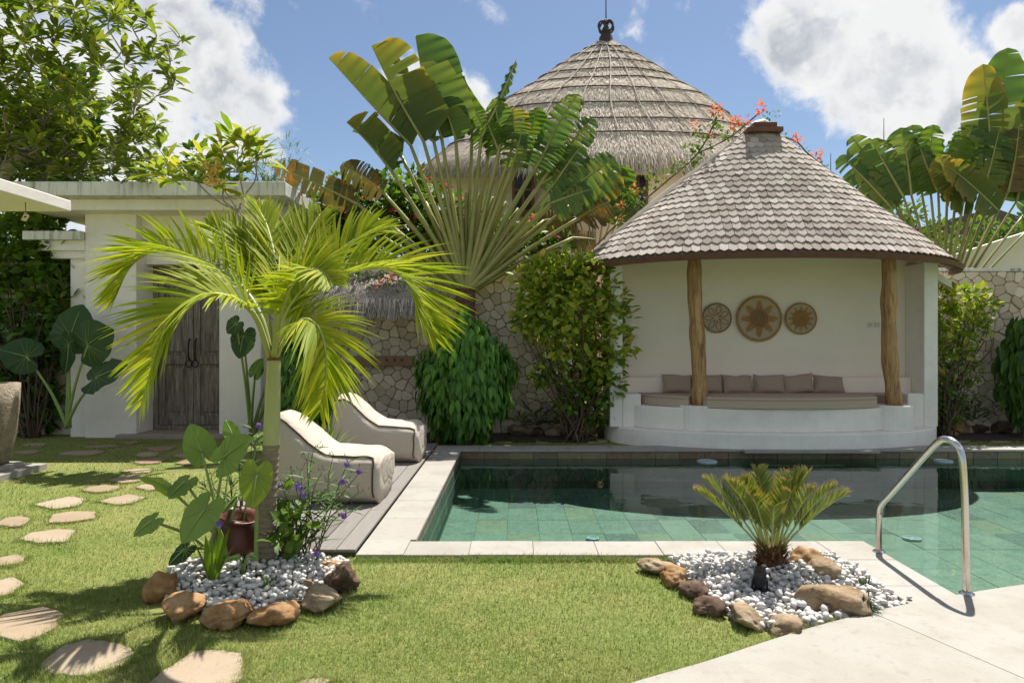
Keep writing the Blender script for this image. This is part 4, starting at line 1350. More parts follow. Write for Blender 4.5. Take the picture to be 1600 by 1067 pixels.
for k, (pe, ti, W, sA, sB, te, mt_, bow, sg) in enumerate(LV):
    dy = .12 * math.sin(k * 2.4)
    if k == 7: dy = .3
    if k > 13: W, sg = W * .82, sg * .55
    fan_leaf(rav, fb + Vector((0, dy * .3, -.05)), pe, ti, TY + dy, TY + dy * 2 - .12, W, sA, sB, te, mt_, rv, .084, bow, sg)
for k in range(17):                        # leaf sheaths low in the fan
    an = math.radians(-66 + 132 * k / 16)
    q = (728 + 150 * math.sin(an), 452 - 150 * math.cos(an))
    fan_leaf(rav, fb + Vector((0, .05, -.05)), q, q, TY + .14, TY + .14, 0, None, None, 0, None, rv, .08)

# second, smaller fan behind it
b2 = at(930, 425, 12.6)
rav2 = thing('traveller_palm', 'smaller fan palm behind, between the large fan palm and the shingled roof', 'fan palm', (b2.x, 12.6, LAWN_Z))
mk('trunk', *tube([(b2.x, 12.6, LAWN_Z), (b2.x, 12.6, b2.z)], [.16, .13], 10), BARK, rav2)
for k, (pe, ti, mt_, W) in enumerate([((905, 345), (890, 270), RAV, .4), ((918, 335), (915, 245), RAVY, .35), ((930, 330), (938, 235), RAV, .42), ((944, 335), (955, 250), RAV, .4), ((955, 342), (975, 250), MIDLEAF, .38),
        ((893, 355), (868, 290), RAV, .4), ((884, 365), (850, 310), RAV, .35), ((962, 352), (985, 300), RAV, .36), ((878, 375), (835, 330), RAV, .3), ((900, 350), (880, 300), LIMELEAF, .25), ((925, 340), (920, 300), LIMELEAF, .25)]):
    fan_leaf(rav2, b2, pe, ti, 12.6 + .08 * math.sin(k * 2), 12.5, W, (1, -.2), (-.9, .3), 9, mt_, rv, .04, rv.uniform(-.04, .04), .5)

# fan palm on the right
b3 = at(1474, 500, 12.6)
rav3 = thing('traveller_palm', 'wide fan palm with yellowing leaves at the right edge behind the wall', 'fan palm', (b3.x, 12.6, LAWN_Z))
mk('trunk', *tube([(b3.x, 12.6, LAWN_Z), (b3.x, 12.6, b3.z)], [.17, .15], 10), BARK, rav3)
L3 = [
 ((1390, 322), (1312, 235), .34, RAV, 12, .4), ((1402, 318), (1330, 205), .36, RAV, 12, .35), ((1412, 308), (1362, 212), .42, RAV, 10, .3),
 ((1424, 305), (1405, 195), .42, RAV, 8, .25), ((1440, 300), (1428, 190), .44, RAV, 9, .25), ((1454, 300), (1460, 190), .4, MIDLEAF, 8, .25),
 ((1466, 300), (1440, 225), .36, RAV, 10, .5), ((1480, 302), (1500, 205), .36, MIDLEAF, 6, .3), ((1494, 304), (1524, 190), .4, RAV, 10, .3),
 ((1506, 310), (1465, 240), .34, RAVY, 5, .35), ((1520, 320), (1475, 295), .34, RAVY, 6, .4), ((1400, 325), (1350, 260), .36, RAV, 9, .5),
 ((1536, 300), (1560, 200), .42, RAV, 12, .3), ((1552, 300), (1535, 95), .5, RAVY, 14, .15), ((1570, 305), (1580, 70), .5, RAV, 10, .12),
 ((1588, 315), (1625, 120), .5, RAVY, 12, .15), ((1560, 330), (1475, 250), .4, RAVY, 6, .35), ((1600, 335), (1660, 200), .5, RAV, 10, .2), ((1605, 360), (1680, 280), .5, RAV, 10, .3),
 ((1575, 300), (1590, 190), .45, RAVD, 14, .4),
]
for k, (pe, ti, W, mt_, te, sg) in enumerate(L3):
    dy = .1 * math.sin(k * 1.9) - .25 * (k in (9, 10, 16))
    fan_leaf(rav3, b3, pe, ti, 12.6 + dy, 12.5 + dy, W * .88, (1, rv.uniform(-.7, .3)), (-.9, rv.uniform(-.5, .7)), te, mt_, rv, .05, rv.uniform(-.05, .05), sg)

# ------------------------------------------------------------------ climbing plants with drooping leaves
LEAF_DROOP = leaf_t(.34, 4, .25, .14, .38)
def droop_ball(name, label, c, rx, ry, rz, n, size, group=None, mat=POTHOS):
    t = thing(name, label, 'climber', (c[0], c[1], LAWN_Z), group)
    mk('stem', *tube([(c[0], c[1], LAWN_Z), (c[0], c[1], c[2] + rz * .6)], [.2, .14], 10), TWIG, t)
    d = rdir(n); d[:, 1] = -np.abs(d[:, 1]) * .9 + d[:, 1] * .1
    d = unit(d)
    rad = rng.uniform(.74, 1.04, (n, 1)) + .07 * np.sin(d[:, :1] * 7 + d[:, 2:3] * 9) + .05 * np.sin(d[:, :1] * 13 + 2)
    taper = np.where(d[:, 2:3] > 0, 1 - .25 * d[:, 2:3] ** 2, 1 - .12 * d[:, 2:3] ** 2)
    pos = np.array(c) + d * rad * np.array([rx, ry, rz]) * np.concatenate([taper, taper, np.ones_like(taper)], 1)
    Y = unit(np.stack([d[:, 0] * .45, d[:, 1] * .45, np.full(n, -1.0)], 1) + rng.normal(0, .17, (n, 3)))
    Z = unit(d * np.array([1, 1, .3]) + np.array([0, 0, .35]) + rng.normal(0, .25, (n, 3)))
    leaves('foliage', LEAF_DROOP, pos, Y, Z, size * rng.uniform(.7, 1.25, n), mat, t)
    return t
c = at(727, 585, 10.35)
droop_ball('climbing_philodendron', 'dense rounded mass of drooping green leaves climbing the fan palm trunk', (c.x, 10.35, 1.02), .7, .66, .96, 2500, .19)
c = at(466, 600, 9.7)
droop_ball('climbing_philodendron', 'drooping leafy climber behind the two loungers, right of the gate', (c.x, 9.9, 1.0), .42, .4, 1.0, 1300, .18)
c = at(1612, 570, 10.8)
droop_ball('climbing_philodendron', 'dark drooping leafy climber cut by the right edge', (c.x, 10.8, 1.15), .58, .55, .85, 1400, .2, mat=DARKLEAF)

# ------------------------------------------------------------------ bushes
def stems(parent, base, tips, r0, mat, seed, name='stems', sway=.12):
    rd = random.Random(seed); b = MB()
    for tp in tips:
        m1 = Vector(base).lerp(tp, .35) + Vector((rd.gauss(0, sway), rd.gauss(0, sway), .1))
        m2 = Vector(base).lerp(tp, .7) + Vector((rd.gauss(0, sway), rd.gauss(0, sway), .08))
        bb = Vector(base) + Vector((rd.gauss(0, .07), rd.gauss(0, .07), 0))
        P = catmull([bb, m1, m2, tp], 12)
        b.add(*tube(P, [r0 * (1 - .75 * i / 11) for i in range(12)], 5), rd.random())
    return b.build(name, mat, parent, smooth=True)
def clump_leaves(clumps, per, size, spread_up=.4):
    """leaves spread through lumps; pos, Y, Z, scale"""
    pos = []; Y = []; Z = []
    for cx_, cy_, cz_, r in clumps:
        n = int(per * (r / .3) ** 2)
        d = rdir(n)
        rad = rng.uniform(.35, 1.08, (n, 1))
        pos.append(np.array([cx_, cy_, cz_]) + d * rad * r)
        Y.append(unit(d + np.array([0, -.25, .1]) + rng.normal(0, .5, (n, 3))))
        Z.append(unit(d * .5 + np.array([.1, -.25, .8]) + rng.normal(0, .35, (n, 3))))
    pos = np.concatenate(pos); Y = np.concatenate(Y); Z = np.concatenate(Z)
    return pos, Y, Z, size * rng.uniform(.6, 1.2, len(pos))
def bush(name, label, cat, base, clumps, per, size, mat, T=LEAF_OVAL, flowers=None, stemr=.016, seed=1, topmat=None, topz=None, group=None):
    t = thing(name, label, cat, base, group)
    stems(t, base, [Vector(c_[:3]) + Vector((random.gauss(0, .1), 0, random.uniform(-.1, .15))) for c_ in clumps for _ in range(2)], stemr, TWIG, seed)
    pos, Y, Z, sc = clump_leaves(clumps, per, size)
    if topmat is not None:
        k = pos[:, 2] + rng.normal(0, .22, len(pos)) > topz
        leaves('sunlit_tone_foliage', T, pos[k], Y[k], Z[k], sc[k], topmat, t)  # upper leaves take a lighter leaf colour, painting in the sunlit tops
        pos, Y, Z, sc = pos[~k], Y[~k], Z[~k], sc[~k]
    leaves('foliage', T, pos, Y, Z, sc, mat, t)
    if flowers:
        fm, nf, fs = flowers
        cl_ = [clumps[i] for i in rng.integers(0, len(clumps), nf)]
        fp = []
        for cx_, cy_, cz_, r in cl_:
            d = rdir(1)[0]; d[1] = -abs(d[1])
            fp.append(np.array([cx_, cy_, cz_]) + d * r * 1.02)
        P_ = np.repeat(np.array(fp), 5, 0)
        dd = rdir(len(P_)); dd[:, 1] -= .3
        leaves('blossoms', LEAF_OVAL, P_, dd, rdir(len(P_)), np.full(len(P_), fs), fm, t)
    return t
Yb = 10.45
def cl(px, py, Y, r, dy=0): 
    p = at(px, py, Y); return (p.x, Y + dy, p.z, r)
bb = at(900, 680, Yb)
cls = [cl(*q) for q in [(880, 440, Yb, .42), (925, 440, Yb - .1, .36), (840, 470, Yb, .36), (900, 485, Yb - .2, .42), (955, 470, Yb, .28), (850, 500, Yb, .34), (935, 520, Yb, .34), (965, 500, Yb - .1, .25), (890, 540, Yb, .34),
       (940, 565, Yb, .32), (860, 570, Yb, .22), (905, 590, Yb, .3), (945, 600, Yb - .1, .28), (895, 625, Yb, .24), (930, 640, Yb, .24), (830, 445, Yb, .25), (965, 545, Yb, .24), (845, 590, Yb, .16), (820, 500, Yb, .22), (850, 425, Yb, .26), (900, 425, Yb, .3)]]
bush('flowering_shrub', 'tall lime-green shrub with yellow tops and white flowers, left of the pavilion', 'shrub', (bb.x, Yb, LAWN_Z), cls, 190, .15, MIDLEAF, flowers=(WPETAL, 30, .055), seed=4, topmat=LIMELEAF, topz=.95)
Yr = 10.8
bb = at(1475, 680, Yr)
cls = [cl(*q) for q in [(1470, 470, Yr, .2), (1500, 470, Yr - .1, .22), (1525, 460, Yr, .18), (1545, 480, Yr, .16), (1480, 500, Yr, .24), (1515, 510, Yr, .26), (1460, 520, Yr, .2), (1490, 540, Yr, .25), (1465, 560, Yr, .24), (1510, 560, Yr, .16),
       (1470, 600, Yr, .22), (1450, 630, Yr, .22), (1490, 620, Yr, .16), (1520, 585, Yr, .1), (1440, 650, Yr - .1, .18), (1475, 650, Yr, .18), (1455, 480, Yr, .16), (1530, 490, Yr, .16)]]
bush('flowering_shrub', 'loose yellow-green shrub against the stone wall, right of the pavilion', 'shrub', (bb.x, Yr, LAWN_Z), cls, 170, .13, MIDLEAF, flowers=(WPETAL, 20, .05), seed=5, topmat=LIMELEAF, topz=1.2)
# creeper on the left wall
cls = [cl(px, py, 11.15 + .1 * math.sin(px), .34) for px, py in [(20, 360), (70, 350), (10, 410), (60, 400), (95, 400), (20, 460), (75, 455), (100, 480), (15, 520), (60, 520), (95, 540), (10, 580), (50, 590), (20, 635), (70, 630), (-30, 400), (-30, 500), (-30, 600), (40, 640)]]
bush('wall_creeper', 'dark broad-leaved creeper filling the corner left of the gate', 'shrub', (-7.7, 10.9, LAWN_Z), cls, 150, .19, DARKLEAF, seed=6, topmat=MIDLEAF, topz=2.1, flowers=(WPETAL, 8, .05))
# hedge with pink bracts behind the garden wall, left of the fan palm
cls = [cl(px, py, 12.3 + .3 * math.sin(px * .7), .45) for px, py in [(500, 330), (540, 310), (520, 360), (570, 330), (600, 310), (640, 320), (610, 350), (560, 380), (650, 355), (690, 330), (500, 390), (600, 395), (690, 370), (540, 345), (480, 370), (660, 390), (740, 350), (780, 370), (830, 380), (870, 390), (640, 300)]]
bush('bougainvillea', 'leafy bougainvillea hedge with pink bracts behind the wall, left of the fan palm', 'bougainvillea', (-2.4, 12.3, LAWN_Z), cls, 150, .16, MIDLEAF, flowers=(PINK, 90, .075), seed=7)
# bougainvillea trailing over the pavilion's gable
def vine(label, paths, leafpts, flpts, Y, seed, fm=CORAL):
    base = at(*paths[0][0], Y)
    t = thing('bougainvillea', label, 'bougainvillea', tuple(base))
    b = MB()
    for p_ in paths: b.add(*tube(catmull([at(q[0], q[1], Y) for q in p_], 20), .013, 5))
    b.build('vine', TWIG, t, smooth=True)
    pos, Yv, Z, sc = clump_leaves([cl(*q[:2], Y, q[2]) for q in leafpts], 240, .075)
    leaves('foliage', LEAF_OVAL, pos, Yv, Z, sc, MIDLEAF, t)
    pos, Yv, Z, sc = clump_leaves([cl(*q[:2], Y - .1, q[2]) for q in flpts], 520, .06)
    leaves('bracts', LEAF_OVAL, pos, Yv, Z, sc, fm, t)
vine('coral bougainvillea trailing over the left slope of the shingled roof', [[(930, 385), (975, 340), (1040, 285), (1090, 240), (1120, 185)], [(1090, 240), (1140, 215), (1185, 178)], [(1010, 305), (985, 290)]],
     [(965, 345, .12), (975, 322, .1), (1000, 310, .16), (985, 300, .1), (1020, 285, .13), (1035, 275, .1), (1060, 262, .12), (1085, 245, .15), (1100, 225, .14), (1118, 205, .12), (1140, 215, .12), (1115, 190, .09), (1160, 200, .09), (1090, 205, .08), (1200, 182, .06), (1215, 178, .05), (1010, 270, .08), (1075, 230, .08)],
     [(1118, 173, .09), (1085, 198, .06), (1150, 192, .1), (1165, 190, .07), (1112, 212, .05), (993, 296, .06), (970, 320, .05), (968, 342, .05), (1190, 168, .08), (1187, 175, .06), (1128, 180, .05)], 11.15, 3)
vine('small coral bougainvillea sprays showing over the right slope of the shingled roof', [[(1225, 215), (1245, 222), (1262, 240), (1290, 262)]],
     [(1235, 222, .06), (1262, 240, .06), (1275, 250, .08), (1285, 262, .08), (1225, 212, .05)], [(1244, 217, .07), (1278, 243, .08), (1250, 222, .05)], 11.15, 5)
vine('coral bougainvillea sprig lying on the small thatched hood', [[(560, 440), (590, 432), (620, 440)]], [(575, 440, .1), (600, 436, .11), (622, 444, .1), (555, 435, .08)], [(592, 444, .06), (612, 432, .06)], 10.6, 6)

# ------------------------------------------------------------------ trees
def rosette_tree(name, label, base, trunk, tips, leafL, nper, mat, seed, r0=.11, barkmat=BARK, T=LEAF_OB, cat='tree', droop=.15, flowers=None):
    rd = random.Random(seed)
    t = thing(name, label, cat, base)
    nodes = []
    b = MB()
    P = catmull(trunk, 16)
    b.add(*tube(P, [r0 * (1 - .45 * i / 15) for i in range(16)], 10))
    b.build('trunk', barkmat, t, smooth=True)
    nodes = [(P[i], r0 * (1 - .45 * i / 15) * .7) for i in range(7, 16)]
    b = MB()
    tips = sorted(tips, key=lambda q: (Vector(q) - P[-1]).length)
    for tp in tips:
        tp = Vector(tp)
        best = min(nodes, key=lambda nd: (nd[0] - tp).length + .5 * max(0, nd[0].z - tp.z + .1) + (.5 if nd[1] < .012 else 0))
        a, ra = best
        L = (tp - a).length
        m1 = a.lerp(tp, .4) + Vector((rd.gauss(0, .09), rd.gauss(0, .09), -.1)) * L
        m2 = a.lerp(tp, .75) + Vector((rd.gauss(0, .07), rd.gauss(0, .07), -.09)) * L
        Q = catmull([a, m1, m2, tp], 10)
        rr0 = max(.011, min(ra * .85, .014 + .022 * L))
        rad = [rr0 + (.009 - rr0) * i / 9 for i in range(10)]
        b.add(*tube(Q, rad, 6), rd.random())
        for i in range(3, 10): nodes.append((Q[i], rad[i]))
    b.build('branches', barkmat, t, smooth=True)
    n = len(tips)
    tp = np.repeat(np.array([tuple(q) for q in tips]), nper, 0)
    az = rng.uniform(0, 2 * math.pi, len(tp)); el = rng.uniform(-.25, 1.1, len(tp))
    d = np.stack([np.cos(az) * np.cos(el), np.sin(az) * np.cos(el), np.sin(el)], 1)
    pos = tp + d * .03 - np.array([0, 0, 1]) * rng.uniform(0, .1, (len(tp), 1))
    Z = unit(np.array([0, 0, 1.0]) - d * d[:, 2:3] + rng.normal(0, .25, d.shape))
    leaves('crown', T, pos, d, Z, leafL * rng.uniform(.6, 1.15, len(tp)), mat, t)
    return t
# big frangipani, upper left
rt = random.Random(12)
tips = []
def rndtip(px0, px1, py0, py1, Y0, Y1, n):
    for _ in range(n): tips.append(at(rt.uniform(px0, px1), rt.uniform(py0, py1), rt.uniform(Y0, Y1)))
rndtip(-60, 215, -5, 270, 9.8, 11.9, 150)
rndtip(-60, 130, 120, 275, 9.8, 11.8, 55)
rndtip(100, 245, 190, 278, 10.2, 11.5, 44)
rndtip(-80, 200, -120, 20, 9.8, 11.6, 40)
for q in [(245, 55), (262, 70), (285, 62), (240, 90), (225, 20), (205, 40), (262, 112), (272, 128), (245, 150), (215, 130), (210, 165), (230, 205), (250, 228), (262, 250), (200, 10), (180, 5), (235, 35), (225, 75), (190, 80), (270, 95)]:
    tips.append(at(q[0], q[1], rt.uniform(10.0, 10.9)))
fb0 = at(-20, 690, 9.3)
rosette_tree('frangipani_tree', 'large spreading frangipani tree filling the upper left corner', (-9.6, 11.0, LAWN_Z), [(-9.6, 11.0, LAWN_Z), (-9.5, 10.9, 1.6), (-9.2, 10.9, 3.0), (-8.4, 10.8, 3.9), (-7.4, 10.8, 4.7)], tips, .27, 14, FRANG, 5, .17)
# young frangipani in front of the gate roof
Yf = 9.3
tips = [at(q[0], q[1], Yf + q[2]) for q in [(378, 232, 0), (352, 250, .1), (400, 248, -.1), (366, 215, .1), (392, 222, 0), (285, 262, 0), (262, 272, .1), (300, 275, -.1), (330, 268, 0), (318, 250, .1), (245, 268, .1), (372, 260, -.1), (410, 235, .1), (345, 232, .1), (340, 285, 0)]]
yf = rosette_tree('young_frangipani', 'slim young frangipani with yellow flowers in front of the gate roof', (at(420, 700, Yf).x, Yf, LAWN_Z),
    [(at(418, 700, Yf).x, Yf, LAWN_Z), at(416, 560, Yf), at(402, 440, Yf), at(384, 380, Yf), at(372, 330, Yf)], tips, .34, 13, LIMELEAF, 8, .04)
fp = [at(333 + random.gauss(0, 9), 268 + random.gauss(0, 12), Yf - .25) for _ in range(26)]
P_ = np.repeat(np.array([tuple(q) for q in fp]), 5, 0)
dd = rdir(len(P_))
leaves('blossoms', LEAF_OVAL, P_, dd, rdir(len(P_)), np.full(len(P_), .07), YPETAL, yf)
# background greenery over the gate
def far_tree(label, c, r, n, size, mat, seed, T=LEAF_OVAL):
    t = thing('background_tree', label, 'tree', (c[0], c[1], LAWN_Z), 'trees beyond the walls')
    mk('trunk', *tube([(c[0], c[1], LAWN_Z), (c[0] + .1, c[1], c[2] * .6), (c[0], c[1], c[2])], [.16, .12, .05], 8), BARK, t)
    rd = random.Random(seed)
    cls_ = [(c[0] + rd.gauss(0, r * .5), c[1] + rd.gauss(0, r * .4), c[2] + rd.gauss(0, r * .35), r * rd.uniform(.3, .5)) for _ in range(14)]
    stems(t, (c[0], c[1], c[2] * .5), [Vector(q[:3]) for q in cls_], .03, BARK, seed, 'branches')
    pos, Y, Z, sc = clump_leaves(cls_, n, size)
    leaves('crown', T, pos, Y, Z, sc, mat, t)
q = at(432, 270, 15.5); far_tree('feathery green tree showing just above the gate roof corner', (q.x, 15.5, q.z - .2), .75, 70, .16, MIDLEAF, 31, LEAF_NARROW)
q = at(300, 265, 15.0); far_tree('leafy tree behind the gate roof beneath the frangipani', (q.x, 15.0, q.z - .4), .9, 50, .22, MIDLEAF, 32)
q = at(20, 430, 13.2); far_tree('dark leafy tree low behind the creeper wall at the left edge', (q.x, 13.2, q.z), 1.1, 60, .25, DARKLEAF, 36)
q = at(60, 200, 13.5); far_tree('dense dark tree behind the frangipani at the left edge', (q.x, 13.5, q.z), 1.6, 50, .25, DARKLEAF, 33)
q = at(1440, 380, 15.0); far_tree('green shrub seen between the right fan palm stems', (q.x, 15, q.z), .9, 60, .16, MIDLEAF, 34)
q = at(1560, 380, 16.0); far_tree('low bush beyond the white sloping wall on the right', (q.x, 16, q.z), .8, 60, .16, MIDLEAF, 35)
# ------------------------------------------------------------------ elephant ears
EAR_A = [0, .12, .3, .5, .75, 1.1, 1.57, 2.0, 2.4, 2.65, 2.85, 3.0, 3.15]
EAR_R = [1, .93, .83, .73, .64, .55, .49, .5, .54, .53, .44, .28, .12]
def ear_blade(parent, A, Tp, wfac, nh, mat, rd, cup=.12, name='blade', stemto=None, stemr=.011):
    """heart-shaped leaf: A where the stalk joins, Tp the tip, nh a hint for the upper face"""
    A = Vector(A); Tp = Vector(Tp)
    A = Tp + (A - Tp) * .72
    d = Tp - A; L = d.length; d.normalize()
    x = d.cross(Vector(nh)).normalized(); n = x.cross(d).normalized()
    if n.dot(Vector(nh)) < 0: n = -n
    seg = 44; rings = 6
    V = [A]; Fc = []
    ph = rd.uniform(0, 6)
    def outline(th):
        # th measured from the tip direction; the notch lies opposite
        a = abs(th)
        r = (.46 + .54 * math.cos(a / 2) ** 3.2) * (1 - .0 * a)
        return float(np.interp(a, EAR_A, EAR_R))
    for j in range(1, rings + 1):
        s = j / rings
        for k in range(seg):
            th = -math.pi + 2 * math.pi * k / seg
            r = outline(th) * L * s
            yy = r * math.cos(th); xx = r * math.sin(th) * wfac
            rip = .018 * math.sin(11 * th + ph) * s ** 3 + .03 * s ** 2 * math.sin(4 * th + ph)
            rib = .028 * abs(math.sin(6.5 * abs(th))) * s
            z = -cup * (abs(xx) / L) ** 1.5 * L + rip * L * 1.4 - .16 * L * max(0, yy / L) ** 2.2 + rib * L + .0
            V.append(A + d * yy + x * xx + n * z)
    for k in range(seg):
        Fc.append((0, 1 + k, 1 + (k + 1) % seg))
    for j in range(rings - 1):
        a = 1 + j * seg
        for k in range(seg):
            Fc.append((a + k, a + seg + k, a + seg + (k + 1) % seg, a + (k + 1) % seg))
    r_ = rd.random()
    o = mk(name, V, Fc, mat, parent, rnd=[r_] * len(V), smooth=True)
    mid = [A + d * (L * s) + n * (-.16 * L * s ** 2.2 + .008) for s in np.linspace(0, .97, 10)]
    mk('vein', *tube(mid, [.009 * (1 - .8 * i / 9) for i in range(10)], 5), EARSTEM, o, smooth=True)
    vb = MB()
    for k in (3, 7, 11, 14, 30, 33, 37, 41, 17, 27):
        Q = [A + n * .004] + [V[1 + j * seg + k] + n * .003 for j in range(rings)]
        vb.add(*tube(Q, [.0035 - .0026 * i / rings for i in range(rings + 1)], 4))
    vb.build('side_veins', EARSTEM, o, smooth=True)
    if stemto is not None:
        S = Vector(stemto)
        m = A.lerp(S, .45) - d * .06 * L + Vector((0, 0, .05))
        mk('stalk', *tube(catmull([S, S.lerp(m, .5) + Vector((0, 0, .03)), m, A], 16), [stemr * 1.5 - stemr * .8 * i / 15 for i in range(16)], 8), EARSTEM, o, smooth=True)
    return o
re_ = random.Random(9)
eb = gp(345, 890)
ear = thing('elephant_ear', 'pale green elephant ear plant with big leaves around the clay urn', 'plant', (eb.x, eb.y, LAWN_Z))
def ep(px, py, Y): return at(px, py, Y)
E = [ # attach, tip, Y attach, Y tip, width, normal, mat
 ((322, 722), (297, 662), 4.62, 4.58, 1.0, (.35, -1, .25), EARS),
 ((336, 728), (388, 682), 4.5, 4.42, 1.05, (-.3, -1, .5), EARS),
 ((300, 745), (262, 776), 4.55, 4.4, 1.1, (-.1, -.75, .8), EARS),
 ((285, 775), (216, 738), 4.5, 4.45, .6, (-.35, -.25, 1), EARSY),
 ((250, 806), (206, 836), 4.35, 4.25, 1.15, (-.1, -.7, .9), EARS),
 ((335, 776), (282, 848), 4.3, 4.12, .95, (.1, -.8, .6), EARS),
 ((404, 722), (393, 795), 4.28, 4.2, .95, (.25, -1, .1), EARSY),
 ((300, 850), (262, 882), 4.3, 4.2, 1.0, (0, -.7, .9), EARD),
 ((382, 765), (345, 800), 4.55, 4.45, .6, (-.2, -.6, 1), EARS),
 ((395, 692), (420, 672), 4.8, 4.85, .9, (0, -.7, .9), EARS),
 ((375, 868), (350, 876), 4.15, 4.1, .8, (0, -.5, 1), EARS),
 ((388, 866), (402, 871), 4.15, 4.12, .8, (0, -.5, 1), EARS),
 ((368, 690), (352, 655), 4.85, 4.85, .9, (0.1, -1, .4), EARS),
]
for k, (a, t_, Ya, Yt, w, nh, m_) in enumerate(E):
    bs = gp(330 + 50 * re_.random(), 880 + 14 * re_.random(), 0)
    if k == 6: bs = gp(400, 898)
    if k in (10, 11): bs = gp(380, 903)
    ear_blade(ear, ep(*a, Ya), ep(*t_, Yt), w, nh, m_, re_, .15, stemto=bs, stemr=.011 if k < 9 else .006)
def alocasia(label, base, specs, mat, name='elephant_ear', r=.02):
    t = thing(name, label, 'plant', tuple(base))
    for a, t_, Ya, Yt, w, nh in specs:
        ear_blade(t, at(*a, Ya), at(*t_, Yt), w, nh, mat, re_, .1, stemto=Vector(base) + Vector((re_.gauss(0, .04), 0, 0)), stemr=r)
    return t
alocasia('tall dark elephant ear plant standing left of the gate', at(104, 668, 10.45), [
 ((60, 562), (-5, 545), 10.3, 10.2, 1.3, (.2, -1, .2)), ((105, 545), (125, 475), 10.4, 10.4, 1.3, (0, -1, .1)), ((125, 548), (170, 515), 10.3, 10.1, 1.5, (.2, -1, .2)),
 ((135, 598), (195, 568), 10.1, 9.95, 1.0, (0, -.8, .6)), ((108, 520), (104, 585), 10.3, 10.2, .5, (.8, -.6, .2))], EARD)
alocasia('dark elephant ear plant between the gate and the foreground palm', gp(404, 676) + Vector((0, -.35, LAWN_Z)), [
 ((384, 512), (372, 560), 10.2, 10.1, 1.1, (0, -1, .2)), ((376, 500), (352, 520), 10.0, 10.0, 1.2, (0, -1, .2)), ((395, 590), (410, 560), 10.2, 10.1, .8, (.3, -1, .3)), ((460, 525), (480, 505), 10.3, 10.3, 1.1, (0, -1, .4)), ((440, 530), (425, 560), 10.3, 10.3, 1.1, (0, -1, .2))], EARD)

# ------------------------------------------------------------------ clay urn
CLAY = m_plain('red_clay', [(.075, .026, .016), (.12, .04, .024), (.16, .062, .038)], .4, 5, 40, .2)
uc = at(362, 888, 4.62)
V, Fc = lathe([(.085, 0), (.12, .03), (.158, .11), (.165, .17), (.15, .24), (.115, .29), (.098, .315), (.105, .335), (.14, .358), (.145, .37), (.13, .372), (.095, .345), (.09, .3)], (0, 0, 0), 36)
Mx = Matrix.Translation((uc.x, uc.y, -.02)) @ Matrix.Rotation(.2, 4, 'Y') @ Matrix.Rotation(.12, 4, 'X')
o = mk('clay_urn', [Mx @ Vector(v) for v in V], Fc, CLAY, smooth=True)
tag(o, 'tilted red-brown clay urn at the foot of the palm', 'urn')

# ------------------------------------------------------------------ strap-leaved plants
def strap_clump(name, label, base, n, L, w, mat, spread, rd, cat='plant', droop=.4, group=None, seg=8):
    t = thing(name, label, cat, tuple(base), group)
    b = MB()
    B = Vector(base)
    big = n <= 16
    for k in range(n):
        az = rd.uniform(0, 2 * math.pi); ti = rd.uniform(.1, 1) * spread
        d = Vector((math.cos(az) * math.sin(ti), math.sin(az) * math.sin(ti), math.cos(ti)))
        s = d.cross(Vector((0, 0, 1)))
        s = s.normalized() if s.length > .05 else Vector((1, 0, 0))
        s = (s + Vector((rd.gauss(0, .5), rd.gauss(0, .5), 0))).normalized()
        l = L * rd.uniform(.6, 1.1)
        V = []; Fc = []
        for i in range(seg + 1):
            q = i / seg
            c0 = B + Vector((math.cos(az), math.sin(az), 0)) * .015 + d * l * q + Vector((0, 0, -1)) * droop * l * q ** 2.5 * math.sin(ti)
            ww = w * (.7 + .6 * math.sin(math.pi * q * .9)) * (1 - q ** 4) + .0005
            nn = s.cross(d).normalized() * ww * .35
            V += [c0 - s * ww + nn, c0, c0 + s * ww + nn]
        for i in range(seg):
            a = i * 3
            Fc += [(a, a + 1, a + 4, a + 3), (a + 1, a + 2, a + 5, a + 4)]
        if big: mk('leaf', V, Fc, mat, t, rnd=[rd.random()] * len(V), smooth=True)
        else: b.add(V, Fc, rd.random())
    if not big: b.build('leaves', mat, t, smooth=True, kind='stuff')
    return t
rs = random.Random(4)
strap_clump('spider_lily', 'bright green strap-leaved lily in front of the clay urn', gp(332, 912), 13, .36, .017, GRASSY, .6, rs)
MONDO = m_leaf('dark_grass_leaf', [(.02, .045, .015), (.04, .08, .02), (.06, .11, .03)], .25, .45, .4)
for px, py, lab in ((372, 905, 'dark little grass tuft among the left pebbles, beside the spider lily'), (418, 918, 'small green grass tuft in the middle of the left pebbles'), (1352, 918, 'thin dark grass tuft behind the large right boulder'), (1352, 952, 'thick green grass tuft in front of the large right boulder'), (1245, 868, 'tiny dark sprig behind the cycad')):
    g_ = gp(px, py)
    strap_clump('grass_tuft', lab, g_ + Vector((0, 0, -.01)), 34 if py != 952 else 90, .11 if py != 952 else .14, .003, MONDO if px != 418 else GRASSY, 1.0, rs, 'grass tuft', .8, 'grass tufts among the pebbles', 5)
strap_clump('grass_clump', 'tall green strap grass between the two loungers', Vector((at(505, 700, 7.6).x, 7.55, .0)), 70, .75, .008, GRASSY, .75, rs, 'plant', .5)
strap_clump('grass_clump', 'broad green strap leaves at the palm foot, right side', gp(455, 878), 22, .42, .012, GRASSY, .7, rs, 'plant', .4)
